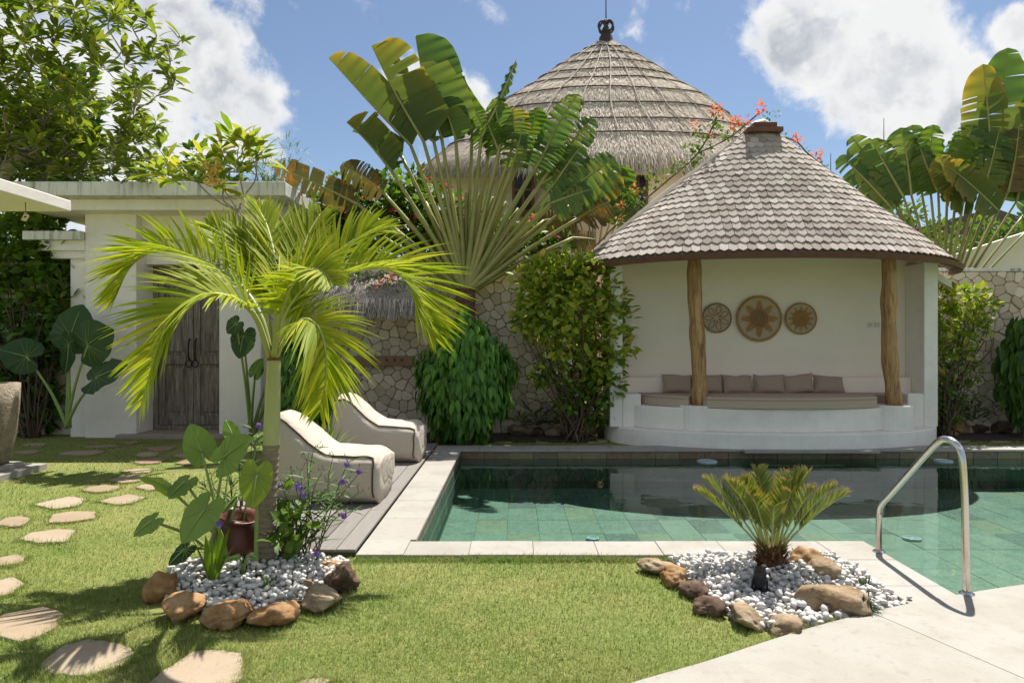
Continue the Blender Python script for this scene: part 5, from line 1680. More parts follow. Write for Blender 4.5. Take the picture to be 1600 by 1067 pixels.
# purple-flowered ruellia
def ruellia(label, base, tips, flowers, seed, L=.16):
    rd = random.Random(seed)
    t = thing('ruellia', label, 'plant', tuple(base))
    b = MB(); pos = []; Y = []; Z = []; sc = []
    for tp in tips:
        B = Vector(base) + Vector((rd.gauss(0, .05), rd.gauss(0, .05), 0))
        tp = Vector(tp)
        P = catmull([B, B.lerp(tp, .4) + Vector((rd.gauss(0, .02), 0, .05)), B.lerp(tp, .75) + Vector((rd.gauss(0, .02), 0, .03)), tp], 14)
        b.add(*tube(P, [.005 - .003 * i / 13 for i in range(14)], 5), rd.random())
        for i in range(2, 14):
            for s in (-1, 1):
                if rd.random() < .2: continue
                az = rd.uniform(0, 6.28)
                d = Vector((math.cos(az), math.sin(az), rd.uniform(.1, .9))).normalized()
                pos.append(tuple(P[i])); Y.append(tuple(d)); Z.append((rd.gauss(0, .2), rd.gauss(0, .2) - .2, 1)); sc.append(L * rd.uniform(.5, 1.2) * (1.1 - .4 * i / 13))
        # seed pods at the top
        for s in range(4):
            q = tp + Vector((rd.gauss(0, .03), rd.gauss(0, .02), rd.uniform(0, .05)))
            b.add(*tube([tp, q], [.0015, .0012], 4)); b.add(*tube([q, q + Vector((rd.gauss(0, .006), 0, .018))], [.003, .001], 5))
    b.build('stems', m_ruel, t, smooth=True)
    leaves('foliage', LEAF_NARROW, pos, Y, Z, sc, RUELLEAF, t)
    for f in flowers:
        f = Vector(f)
        d = np.array([(math.cos(a), -.35, math.sin(a)) for a in np.linspace(0, 2 * math.pi, 6)[:-1] + rd.uniform(0, 1)])
        V, Fc, rn = scatter(*leaf_t(.85, 3, -.25, .1, .6), np.tile(tuple(f), (5, 1)), d, np.tile((0, -1, .2), (5, 1)), np.full(5, .026))
        mk('flower', V, Fc, PURP, t, rnd=rn, smooth=True)
    return t
m_ruel = m_plain('purple_stem', [(.06, .04, .035), (.1, .09, .05)], .6)
RUELLEAF = m_leaf('narrow_dark_leaf', [(.05, .1, .03), (.08, .15, .04), (.13, .2, .05)], .3, .4, .4)
ruellia('purple ruellia with leaning stems in front of the near lounger', gp(470, 872), [at(*q) for q in [(543, 722, 4.5), (562, 738, 4.4), (520, 715, 4.7), (490, 700, 4.8), (545, 800, 4.3), (470, 735, 4.6), (505, 735, 4.5), (455, 740, 4.7), (530, 770, 4.4), (480, 720, 4.5), (560, 770, 4.5), (440, 760, 4.6), (515, 755, 4.3)]],
        [at(*q) for q in [(543, 725, 4.45), (562, 736, 4.38), (536, 752, 4.4), (470, 762, 4.5), (475, 772, 4.5), (435, 758, 4.55), (538, 805, 4.28), (496, 864, 4.35), (466, 757, 4.52)]], 2)
ruellia('purple ruellia behind the palm and the elephant ear leaves', gp(375, 850), [at(*q) for q in [(345, 720, 4.9), (375, 690, 5.0), (395, 670, 5.0), (330, 740, 4.9), (410, 680, 4.95), (360, 735, 4.9), (385, 725, 4.8), (320, 760, 4.8)]],
        [at(*q) for q in [(413, 678, 4.9), (393, 692, 4.85), (344, 817, 4.1), (405, 664, 4.95)]], 3)
ruellia('low dark ruellia under the shrub by the stone wall', gp(850, 672), [at(*q) for q in [(820, 635, 10.6), (845, 625, 10.6), (870, 632, 10.6), (895, 640, 10.5), (920, 645, 10.5), (810, 650, 10.6), (935, 630, 10.5), (960, 655, 10.3), (880, 655, 10.4), (830, 650, 10.5), (780, 655, 10.5)]],
        [at(*q) for q in [(852, 638, 10.4), (933, 637, 10.4)]], 6, .3)
ruellia('low dark plants at the foot of the right stone wall', gp(1510, 672), [at(*q) for q in [(1500, 620, 10.7), (1520, 615, 10.7), (1540, 625, 10.7), (1560, 635, 10.7), (1480, 640, 10.6), (1530, 640, 10.6), (1585, 630, 10.7)]], [], 8, .3)
# small bright leafy plant right of the palm trunk
bush('leafy_plant', 'small glossy plant with rounded leaves right of the palm trunk', 'plant', tuple(gp(448, 878)), [cl(448, 800, 4.55, .1), cl(440, 780, 4.6, .09), cl(455, 825, 4.5, .1), cl(445, 848, 4.45, .1)], 150, .11, MIDLEAF, seed=14, stemr=.006)

# ------------------------------------------------------------------ cycad
cb = gp(1205, 893)
cyc = thing('cycad', 'stiff green cycad with browned leaf tips in the right pebble bed', 'cycad', (cb.x, cb.y, LAWN_Z))
CYC = m_leaf('cycad_leaf', [(.1, .15, .03), (.15, .2, .035), (.22, .25, .04), (.28, .22, .06), (.42, .26, .13)], .25, .35, .5, 5, objrand=False)
mk('trunk', *lathe([(.08, -.03), (.1, .03), (.09, .09), (.05, .15), (.02, .17)], (cb.x, cb.y, 0), 16), DRYFRONDBASE, cyc)
n = 420
az = rng.uniform(0, 2 * math.pi, n); hh = rng.uniform(0, .17, n)
rr_ = .085 * (1 - .35 * hh / .17)
pos = np.stack([cb.x + rr_ * np.cos(az), cb.y + rr_ * np.sin(az), hh], 1)
d = np.stack([np.cos(az) * .7, np.sin(az) * .7, rng.uniform(.2, 1.2, n)], 1)
leaves('leaf_bases', leaf_t(.22, 2, .1, .1, .3), pos, d, np.stack([np.cos(az), np.sin(az), np.zeros(n)], 1), rng.uniform(.045, .085, n), DRYFRONDBASE, cyc)
rc = random.Random(17)
for k in range(21):
    a = 2 * math.pi * k / 21 * 2.0 + rc.uniform(-.2, .2)
    ti = (.18 + .54 * ((k * 8) % 21) / 21) + rc.uniform(-.05, .05)
    L = rc.uniform(.52, .64) * (1 if ti > .35 else .95)
    dr = Vector((math.cos(a), math.sin(a) * .8, 0))
    B = Vector((cb.x, cb.y, .12)) + dr * .04
    P = [B + dr * (L * s * math.sin(ti) * (1.0 + .25 * s)) + Vector((0, 0, L * s * math.cos(ti) * (1 - .12 * s * s))) for s in (0, .3, .6, .85, 1)]
    frond(cyc, P, 44, .15, .0042, CYC, PALMSTEM, .3, (.75, .62, .42), .02, .008, upv=(-dr.x * .8, -dr.y * .8, .6), seg=4, rr=rc, wob=.06, tip=True)

# ------------------------------------------------------------------ boulders
def m_rock(name, cols):
    m, g, out = mat_new(name)
    v = wpos(g)
    n1 = g.noise(v, 7, 8, .65, .4); n2 = g.noise(v, 30, 6, .7); n3 = g.noise(v, 3, 3, .5)
    c = g.ramp(n1, [(.3, cols[0]), (.48, cols[1]), (.62, cols[2]), (.78, cols[3])])
    c = g.mix(g.maprange(n2, .55, .75, 0, .55), c, tuple(x * .45 for x in cols[0]))
    c = g.mix(g.maprange(n3, .5, .75, 0, .4), c, cols[3])
    p = pbsdf(g, c, .85, g.math('ADD', n1, g.math('MULTIPLY', n2, .35)), .7, .03, spec=.2)
    g.l.new(p.outputs[0], out.inputs[0])
    return m
R_TAN = m_rock('tan_rock', [(.14, .09, .05), (.27, .19, .11), (.36, .27, .175), (.42, .35, .26)])
R_RUST = m_rock('rusty_rock', [(.15, .07, .028), (.31, .165, .066), (.4, .25, .125), (.43, .32, .21)])
R_DARK = m_rock('dark_rock', [(.045, .028, .02), (.1, .063, .042), (.16, .105, .07), (.22, .16, .115)])
def rock(px, py, w, h, d, mat, label, seed, rot=0, Y=None, grp=None, z0=0):
    """px,py: where its front foot meets the ground; w,h,d in pixels across, pixels high, metres deep"""
    p = gp(px, py) if Y is None else at(px, py, Y)
    sc_ = p.y / F
    bm = bmesh.new(); bmesh.ops.create_icosphere(bm, subdivisions=4, radius=1)
    W, Hh = w * sc_ / 2 * .9, h * sc_ / 2 * .88
    off = Vector((seed * 3.1, seed * 1.7, seed * .9))
    c = Vector((p.x, p.y + d / 2, LAWN_Z + Hh * .78 + z0))
    Rz = Matrix.Rotation(rot, 3, 'Z') @ Matrix.Rotation(random.gauss(0, .15), 3, 'Y')
    rdk = random.Random(seed)
    planes = [(Vector((rdk.gauss(0, 1), rdk.gauss(0, 1), rdk.gauss(0, 1))).normalized(), rdk.uniform(.62, .92)) for _ in range(11)]
    for v in bm.verts:
        q = v.co.normalized()
        r = 1.0
        for nn, dd in planes:
            t = q.dot(nn)
            if t > 1e-3: r = min(r, dd / t)
        r = r * (1 + .16 * noise.fractal(q * 1.4 + off, 1, 2, 4)) + .085 * noise.fractal(q * 3.6 + off, .7, 2.1, 6)
        v.co = Rz @ Vector((q.x * r * W, q.y * r * d / 2, q.z * r * Hh)) * 1.12
    V = [v.co + c for v in bm.verts]; Fc = [[v.index for v in f.verts] for f in bm.faces]
    bm.free()
    o = mk('boulder', V, np.array(Fc), mat, smooth=False)
    tag(o, label, 'boulder', grp)
    return o
GL, GR = 'boulders edging the left pebble bed', 'boulders edging the right pebble bed'
rock(237, 938, 52, 52, .25, R_RUST, 'reddish-brown boulder at the left end of the left pebble bed', 1, .3, None, GL)
rock(270, 968, 68, 44, .26, R_RUST, 'brown boulder second from the left in the left pebble bed edge', 2, .1, None, GL)
rock(342, 980, 84, 44, .28, R_RUST, 'wide orange boulder at the front of the left pebble bed', 3, -.1, None, GL)
rock(413, 978, 82, 38, .26, R_RUST, 'low rust-orange boulder at the front right of the left pebble bed', 4, -.5, None, GL)
rock(492, 952, 72, 38, .28, R_TAN, 'pale tan boulder in front of the dark upright rock', 5, .3, None, GL)
rock(527, 924, 60, 54, .25, R_DARK, 'dark rounded upright rock at the deck corner', 6, 0, None, GL)
rock(515, 893, 76, 22, .2, R_RUST, 'low brown rock behind the dark upright rock by the deck', 7, .1, None, GL)
rock(478, 924, 14, 14, .06, R_TAN, 'tiny tan stone lying on the pale tan boulder', 18, .1, None, GL, .06)
rock(412, 897, 40, 18, .12, R_RUST, 'small reddish rock against the foot of the palm trunk', 19, .1, None, GL)
rock(1032, 894, 60, 28, .2, R_TAN, 'sandy flat boulder at the back left corner of the right pebble bed', 8, .2, None, GR)
rock(1061, 914, 46, 36, .2, R_RUST, 'orange split boulder on the left edge of the right pebble bed', 9, .6, None, GR)
rock(1090, 932, 46, 30, .22, R_DARK, 'dark ribbed rock on the left edge of the right pebble bed', 10, .4, None, GR)
rock(1113, 958, 56, 32, .2, R_DARK, 'brown-black rock at the front left of the right pebble bed', 11, .3, None, GR)
rock(1178, 980, 66, 36, .24, R_TAN, 'pale grey-tan boulder at the front of the right pebble bed', 12, 0, None, GR)
rock(1238, 990, 62, 32, .2, R_TAN, 'low brown boulder touching the terrace edge', 13, -.2, None, GR)
rock(1274, 892, 56, 50, .2, R_RUST, 'tall golden boulder behind, right of the cycad', 14, .3, None, GR)
rock(1304, 908, 56, 46, .22, R_TAN, 'round golden boulder leaning on the tall one right of the cycad', 15, .1, None, GR)
rock(1324, 962, 116, 52, .3, R_TAN, 'largest flat tan boulder on the right pebbles', 16, -.12, None, GR)
GB = 'boulders along the wall bed'
for k, (px, py, w, h, m_, lab) in enumerate([(806, 678, 28, 22, R_DARK, 'dark stone left of the row under the flowering shrub'), (815 + 0, 679, 44, 22, R_TAN, 'broad brown stone second in the row under the flowering shrub'), (840, 679, 30, 16, R_DARK, 'small dark stone in the middle of the row under the shrub'), (869, 680, 36, 18, R_TAN, 'tan stone right of the middle of the row under the shrub'), (898, 680, 28, 24, R_RUST, 'reddish stone third from the pavilion step'), (921, 681, 26, 26, R_RUST, 'red-brown stone second from the pavilion step'), (945, 681, 24, 24, R_DARK, 'dark stone touching the pavilion step'),
      (1462, 680, 34, 16, R_RUST, 'low reddish stone right beside the pavilion step'), (1488, 680, 34, 14, R_TAN, 'flat pale stone second from the pavilion step on the right'), (1508, 677, 34, 26, R_RUST, 'round tan stone at the foot of the right wall'), (1535, 676, 32, 26, R_DARK, 'dark round stone at the foot of the right wall'), (1575, 678, 36, 28, R_DARK, 'dark stone below the right climber'), (55, 672, 40, 24, R_DARK, 'dark stone under the creeper left of the gate'), (36, 674, 22, 22, R_TAN, 'tan stone next to the planter at the left')]):
    rock(px, py, w, h, .26, m_, lab, 30 + k, .2 * math.sin(k), None, GB)

# ------------------------------------------------------------------ pebble beds
def m_pebble():
    m, g, out = mat_new('white_pebble')
    r = rndval(g)
    c = g.ramp(r, [(0, (.46, .435, .4)), (.3, (.53, .51, .475)), (.6, (.57, .55, .515)), (.85, (.61, .59, .56)), (1, (.5, .48, .455))])
    n1 = g.noise(wpos(g), 60, 4, .6)
    c = g.mix(g.maprange(n1, .5, .75, 0, .3), c, (.34, .32, .29))
    p = pbsdf(g, c, .45, spec=.4)
    g.l.new(p.outputs[0], out.inputs[0])
    return m
PEB = m_pebble()
peb_me = []
for k in range(6):
    bm = bmesh.new(); bmesh.ops.create_icosphere(bm, subdivisions=2, radius=1)
    for v in bm.verts:
        v.co = v.co * (1 + .12 * noise.noise(v.co * 1.3 + Vector((k * 5, 0, 0))))
    bm.verts.index_update()
    me = mesh_from('pebble', [v.co[:] for v in bm.verts], np.array([[v.index for v in f.verts] for f in bm.faces]), smooth=True)
    me.materials.append(PEB); peb_me.append(me); bm.free()
GRASS_L = [gp(*q) for q in [(215, 930), (262, 885), (330, 868), (420, 862), (500, 868), (552, 880), (545, 918), (470, 945), (400, 964), (320, 966), (240, 950)]]
GRASS_R = [gp(*q) for q in [(1015, 872), (1060, 869), (1180, 866.5), (1306, 866.5), (1419, 941), (1290, 972), (1212, 986), (1142, 966), (1094, 932), (1055, 902)]]
BED_L = [gp(*q) for q in [(243, 920), (268, 888), (330, 868), (420, 862), (500, 868), (545, 880), (525, 908), (470, 932), (400, 949), (325, 950), (262, 935)]]
BED_R = [gp(*q) for q in [(1048, 871), (1070, 869), (1180, 866.5), (1306, 866.5), (1419, 941), (1290, 968), (1215, 980), (1150, 962), (1105, 930), (1078, 900)]]
BED_R[3] = Vector((PXN - .345, 4.8, 0)); BED_R[4] = Vector((PXN - .345, 3.93, 0))
def bed(polyv, mound, name, label, group, nsingle, seed, hmax):
    r = np.random.default_rng(seed)
    poly = [(p.x, p.y) for p in polyv]
    arr = np.array(poly); lo, hi = arr.min(0), arr.max(0); cen = arr.mean(0)
    def hgt(x, y):
        return mound(x, y)
    gb = mk('pebble_bed_soil', *prism(poly[::-1] if np.cross(arr[1] - arr[0], arr[2] - arr[1]) < 0 else poly, LAWN_Z - .03, LAWN_Z + .012), m_plain('bed_gravel', [(.34, .32, .29), (.48, .46, .43)], .9, 60, 120, .8), kind='structure')
    pts = []
    cand = r.uniform(lo, hi, (30000, 2)); cand = cand[inpoly(cand, poly)]
    cell = {}
    dm = .034
    for p in cand:
        k = (int(p[0] / dm), int(p[1] / dm)); ok = True
        for i in (-1, 0, 1):
            for j in (-1, 0, 1):
                for q in cell.get((k[0] + i, k[1] + j), ()):
                    if (q[0] - p[0]) ** 2 + (q[1] - p[1]) ** 2 < dm * dm: ok = False
        if ok: cell.setdefault(k, []).append(p); pts.append(p)
    out = []
    for lay in range(2):
        for p in pts:
            if lay == 1 and r.random() < .45: continue
            a = r.uniform(.016, .027); b = a * r.uniform(.65, .95); c_ = a * r.uniform(.5, .75)
            x, y = p + (r.normal(0, .012, 2) if lay else 0)
            z = LAWN_Z + .015 + c_ * .8 + hgt(x, y) + lay * .026
            M = Matrix.Translation((x, y, z)) @ Matrix.Rotation(r.uniform(0, 6.28), 4, 'Z') @ Matrix.Rotation(r.normal(0, .35), 4, 'X') @ Matrix.Rotation(r.normal(0, .35), 4, 'Y') @ Matrix.Diagonal((a, b, c_, 1))
            out.append((y - lay * .25, M))
    out.sort(key=lambda q: q[0])
    for k, (_, M) in enumerate(out[:nsingle]):
        o = inst('pebble', peb_me[k % 6], M); tag(o, label, 'pebble', group)
    rest = MB(); 
    Vs = []; Fs = []; Rs = []; nb_ = 0
    base = [np.array([v.co[:] for v in m.vertices]) for m in peb_me]
    bf = [np.array([list(p.vertices) for p in m.polygons]) for m in peb_me]
    for k, (_, M) in enumerate(out[nsingle:]):
        A = np.array(M); B = base[k % 6]
        Vs.append(B @ A[:3, :3].T + A[:3, 3]); Fs.append(bf[k % 6] + nb_); nb_ += len(B); Rs.append(np.full(len(B), r.random()))
    o = mk(name, np.concatenate(Vs), np.concatenate(Fs), PEB, rnd=np.concatenate(Rs), smooth=True, kind='stuff')
    tag(o, label.replace('smooth white pebble', 'smooth white pebbles').replace('near the front', 'farther back') , 'pebbles')
    return o
bed(BED_L, lambda x, y: .07 * math.exp(-(((x + 1.75) / .45) ** 2 + ((y - 4.45) / .3) ** 2)), 'pebbles', 'smooth white pebble near the front of the left bed under the palm', 'white pebbles of the left bed', 150, 1, .07)
bed(BED_R, lambda x, y: .05 * math.exp(-(((x - 1.6) / .5) ** 2 + ((y - 4.45) / .3) ** 2)), 'pebbles', 'smooth white pebble near the front of the right bed around the cycad', 'white pebbles of the right bed', 150, 2, .05)

# garden spotlight
BLK = m_plain('black_plastic', [(.008, .008, .01), (.02, .02, .022)], .35, bstr=.03)
sp = gp(1187, 925)
spot = thing('garden_spotlight', 'black garden spotlight among the pebbles at the cycad foot', 'spotlight', (sp.x, sp.y, 0))
ax = Vector((.12, .15, 1)).normalized(); c0 = Vector((sp.x, sp.y, .07))
mk('housing', *tube([c0 + ax * s for s in (-.045, -.03, 0, .03, .031, .055, .056, .075)], [.018, .03, .033, .034, .038, .038, .033, .031], 18), BLK, spot, smooth=False)
for s in np.linspace(-.02, .02, 4):
    ring = [c0 + ax * s + Vector((.036 * math.cos(q), .036 * math.sin(q), 0)) for q in np.linspace(0, 6.283, 19)[:-1]]
    mk('fin', *tube(ring, .0035, 5, closed=True), BLK, spot)
mk('bracket', *tube([(sp.x - .045, sp.y, .01), (sp.x - .044, sp.y, .07), (sp.x - .036, sp.y, .08)], .006, 6), BLK, spot)
mk('bracket', *tube([(sp.x + .045, sp.y, .01), (sp.x + .044, sp.y, .07), (sp.x + .036, sp.y, .08)], .006, 6), BLK, spot)
mk('foot', *box(sp.x - .07, sp.x + .06, sp.y - .02, sp.y + .02, .008, .02), BLK, spot, bevel=.003)

# ------------------------------------------------------------------ handrail
STEEL = None
m, g, out = mat_new('stainless_steel')
n1 = g.noise(wpos(g), 9, 4, .6); n2 = g.noise(g.scalevec(wpos(g), 1, 1, .25), 22, 4, .7)
hz_ = g.add('ShaderNodeSeparateXYZ'); g.l.new(wpos(g), hz_.inputs[0])
rust = g.math('MULTIPLY', g.maprange(hz_.outputs[2], .45, .0, 0, 1), g.maprange(n2, .42, .7, 0, .8), clamp=True)
cst = g.mix(rust, (.62, .6, .57), (.34, .2, .11))
pst_ = pbsdf(g, cst, g.maprange(n1, .3, .7, .14, .26), n2, .03, .002, metal=1.0)
g.l.new(pst_.outputs[0], out.inputs[0]); STEEL = m
rl = thing('handrail', 'bent stainless steel pool handrail with a rust-tinged post', 'handrail', (2.62, 4.45, 0))
A0, A1 = Vector((2.68, 4.06, -.02)), Vector((2.66, 4.1, .78))
path = [Vector((2.685, 4.06, -.01)), Vector((2.682, 4.065, .3)), Vector((2.678, 4.07, .6)), Vector((2.672, 4.085, .8)), Vector((2.665, 4.12, .875)), Vector((2.65, 4.19, .9)), Vector((2.635, 4.27, .865)),
        Vector((2.62, 4.5, .66)), Vector((2.605, 4.74, .44)), Vector((2.6, 4.83, .36)), Vector((2.598, 4.87, .3)), Vector((2.597, 4.875, .2)), Vector((2.597, 4.875, -.01))]
mk('rail', *tube(catmull(path, 90), .021, 16), STEEL, rl, smooth=True)
for x, y in ((2.685, 4.06), (2.597, 4.875)):
    mk('flange', *lathe([(.042, 0), (.042, .006), (.03, .014), (.022, .016)], (x, y, .001), 24), STEEL, rl, smooth=False)

# ------------------------------------------------------------------ bean bag loungers
CREAM, g, out = mat_new('cream_canvas')
v_ = coords(g)
w1 = g.noise(g.scalevec(v_, 1.0, 1.6, 2.2), 2.6, 2, .4, .9); w2 = g.noise(v_, 420, 2, .5); w3 = g.noise(v_, 4, 3, .5)
c_ = g.mix(g.maprange(w3, .35, .7, 0, .3), (.5, .435, .365), (.44, .375, .31))
rg = g.math('ABSOLUTE', g.math('SUBTRACT', w1, .5))
p_ = pbsdf(g, c_, .9, g.math('ADD', g.math('MULTIPLY', rg, 1.6), g.math('MULTIPLY', w2, .03)), .3, .05, spec=.12)
g.l.new(p_.outputs[0], out.inputs[0])
PIPE = m_plain('dark_braid', [(.05, .035, .025), (.12, .085, .06)], .9, 120, 200, .5)
def beanbag(x0, y0, label, seed, L=1.12, W=.78):
    """x0: front (pool-side) end, y0: near side"""
    t = thing('bean_bag_lounger', label, 'lounger', (x0 - L / 2, y0 + W / 2, .022), 'cream bean bag loungers on the deck')
    st = []
    K = [ # position from back 0..1, height, width at base, top-narrowing
     (0.0, .42, .34, .1), (.01, .6, .52, .16), (.03, .73, .66, .22), (.07, .805, .75, .28), (.14, .83, .79, .3), (.22, .785, .8, .25), (.31, .69, .8, .16), (.4, .595, .8, .08), (.48, .53, .8, .04),
     (.54, .485, .8, .02), (.66, .475, .8, .01), (.78, .472, .8, .01), (.88, .465, .8, .01), (.94, .448, .79, .01), (.975, .41, .76, .01), (.992, .34, .68, .01), (1.0, .24, .52, .0)]
    n = 40
    V = []; Fc = []
    S = []
    for i in range(56):
        u = i / 55
        # denser at the two ends
        u = .5 - .5 * math.cos(math.pi * u)
        for a, b in zip(K[:-1], K[1:]):
            if u <= b[0] + 1e-9:
                f = (u - a[0]) / (b[0] - a[0]); S.append((u,) + tuple(a[j] + (b[j] - a[j]) * f for j in (1, 2, 3))); break
    e_ = .46
    for u, h, w, nar in S:
        w = w * W / .8
        zc = h / 2 if u > .02 else h / 2 + .12 * (1 - u / .02)
        if u > .985: zc = .235
        for k in range(n):
            a = 2 * math.pi * k / n
            c_, s_ = math.cos(a), math.sin(a)
            yy = w / 2 * math.copysign(abs(c_) ** e_, c_); zz = zc + (h / 2 if u <= .985 else h / 2) * math.copysign(abs(s_) ** e_, s_)
            zz = max(zz, .0)
            yy *= 1 - nar * max(0, (zz / max(h, .1))) ** 1.5
            p = Vector((x0 - L * (1 - u), y0 + W / 2 + yy, .022 + zz))
            nz = noise.noise_vector(p * 3.1 + Vector((seed, 0, 0))) * .022 + noise.noise_vector(p * 7 + Vector((seed * 2, 0, 0))) * .011
            # gathers fanning out by the seams
            gth = .006 * math.sin(p.z * 60 + 3 * math.sin(p.x * 9)) * math.exp(-((u - .93) / .05) ** 2)
            p = p + nz * min(1, zz / .1) + Vector((gth, 0, 0))
            if zz < .02: p.z = .022
            V.append(p)
    m_ = len(S)
    for i in range(m_ - 1):
        for k in range(n):
            Fc.append((i * n + k, i * n + (k + 1) % n, (i + 1) * n + (k + 1) % n, (i + 1) * n + k))
    Fc.append(tuple(range(n - 1, -1, -1))); Fc.append(tuple((m_ - 1) * n + k for k in range(n)))
    body = mk('body', V, Fc, CREAM, t, smooth=True)
    # piping along both upper edges, then down the front
    for side in (0, 1):
        kk = round(n * .125) if side == 0 else round(n * .375)
        kk = n - 0
        a = math.radians(42) if side == 0 else math.radians(138)
        ki = int(round(a / (2 * math.pi) * n)) % n
        i0 = next(i for i, s in enumerate(S) if s[0] > .06); i1 = next(i for i, s in enumerate(S) if s[0] > .93)
        P = []
        for i in range(i0, i1 + 1):
            p = V[i * n + ki]
            P.append(p + Vector((0, (.006 if side == 0 else -.006), .006)))
        # down the front corner
        for q in range(1, 9):
            kj = (ki - q) % n if side == 0 else (ki + q) % n
            p = V[i1 * n + kj]
            P.append(p + Vector((.003, .006 if side == 0 else -.006, 0)))
            if p.z < .06: break
        mk('piping', *tube(P, .0085, 6), PIPE, body, smooth=True)
    return t
beanbag(-1.21, 6.14, 'cream bean bag lounger nearest the camera, partly behind the palm trunk', 1)
beanbag(-1.15, 8.25, 'cream bean bag lounger farther back by the stone wall', 5)

# ------------------------------------------------------------------ stepping stones
STEP = m_plain('sandstone_paver', [(.26, .19, .12), (.33, .25, .17), (.37, .3, .22)], .85, 3, 40, .35, var=.35)
STEPR = m_plain('red_sandstone_paver', [(.25, .145, .095), (.31, .195, .14)], .85, 3, 40, .35)
SPOLY = []
def paver(px, py, w, h, label, mat=STEP, seed=0, quad=None):
    r = random.Random(seed)
    c = gp(px, py, LAWN_Z + .015)
    if quad is None:
        quad = [(px - w * .5, py + h * .15), (px - w * .12, py + h * .5), (px + w * .28, py + h * .32), (px + w * .5, py - h * .3), (px + w * .2, py - h * .5), (px - w * .25, py - h * .25)]
        quad = [(a + r.gauss(0, w * .03), b + r.gauss(0, h * .05)) for a, b in quad]
    P = [gp(a, b, LAWN_Z + .015) for a, b in quad]
    ring = []
    n0 = len(P)
    for i in range(n0):
        a, b = P[i], P[(i + 1) % n0]
        for t in (.1, .37, .63, .9):
            q = a.lerp(b, t); ring.append((q.x + r.gauss(0, .006), q.y + r.gauss(0, .006)))
    A = sum(ring[i][0] * ring[(i + 1) % len(ring)][1] - ring[(i + 1) % len(ring)][0] * ring[i][1] for i in range(len(ring)))
    if A < 0: ring = ring[::-1]
    SPOLY.append(ring)
    o = mk('stepping_stone', *prism(ring, LAWN_Z - .02, LAWN_Z + .018 + r.uniform(-.003, .003)), mat, bevel=.008, segs=2)
    tag(o, label, 'stepping stone', 'flagstones set in the lawn')
paver(128, 707, 82, 8, 'flat flagstone at the edge of the shade in front of the gate', seed=1)
paver(229, 710, 44, 8, 'small flagstone half in shade in front of the door', seed=2)
paver(233, 720, 52, 9, 'reddish flagstone in front of the gate, left of the other reddish one', STEPR, 3)
paver(291, 711, 44, 8, 'pale flagstone just behind the tall elephant ear leaf', seed=4)
paver(297, 723, 44, 8, 'reddish flagstone beside the elephant ear leaves', STEPR, 5)
paver(214, 735, 56, 8, 'slim pale flagstone in the middle of the path bend', seed=6)
paver(200, 748, 58, 13, 'pale flagstone below the slim one in the path bend', seed=7)
paver(156, 763, 62, 11, 'pale flagstone in the left line of the path, upper', seed=8)
paver(236, 759, 46, 12, 'pale flagstone partly hidden behind the elephant ear leaf on the right', seed=9)
paver(95, 785, 84, 20, 'large pale flagstone in the left line of the path', seed=10)
paver(190, 780, 72, 16, 'pale flagstone in the right line of the path', seed=11)
paver(112, 807, 74, 18, 'rectangular tan flagstone with a crack along its front', seed=12, quad=[(76, 816), (80, 804), (112, 799), (148, 799), (146, 810), (104, 816)])
paver(20, 815, 56, 18, 'flagstone cut by the left edge, level with the rectangular one', seed=13)
paver(74, 837, 94, 26, 'large tan flagstone left of the elephant ear', seed=14)
paver(10, 876, 60, 16, 'flagstone at the left edge below the large tan one', seed=15)
paver(2, 916, 70, 30, 'flagstone at the left edge beside the palm shadow', seed=16)
paver(38, 976, 130, 56, 'broad flagstone at the left edge in the palm shadow', seed=17)
paver(137, 1027, 152, 62, 'diamond-shaped flagstone striped by palm shadow at bottom left', seed=18, quad=[(57, 1040), (100, 1008), (135, 997), (178, 1003), (217, 1020), (180, 1042), (130, 1056), (80, 1052)])
paver(320, 1040, 120, 60, 'orange-tan flagstone at the bottom edge below the rusty boulders', seed=19, quad=[(230, 1068), (270, 1038), (300, 1016), (345, 1014), (378, 1018), (380, 1060), (330, 1085)])
paver(487, 1066, 60, 14, 'sliver of flagstone at the bottom edge right of the orange one', seed=20)
paver(52, 694, 44, 5, 'thin flagstone beside the planter in the shade', seed=21)
paver(40, 706, 50, 6, 'flagstone just right of the planter', seed=22)
paver(202, 691, 44, 5, 'shaded flagstone nearest the gate door', STEPR, 23)
paver(250, 700, 50, 7, 'shaded reddish flagstone in front of the threshold', STEPR, 24)
paver(160, 697, 60, 5, 'shaded flagstone left of the door', seed=25)
for px, lab in ((700, 'flagstone in the back strip by the far lounger'), (787, 'flagstone in the back strip below the drooping climber'), (850, 'flagstone in the back strip below the flowering shrub'), (930, 'flagstone in the back strip nearest the pavilion step on the left'), (1500, 'round flagstone in the back strip right of the pavilion'), (1565, 'flagstone in the back strip at the right edge')):
    paver(px, 688.5, 46, 4.5, lab, seed=px)

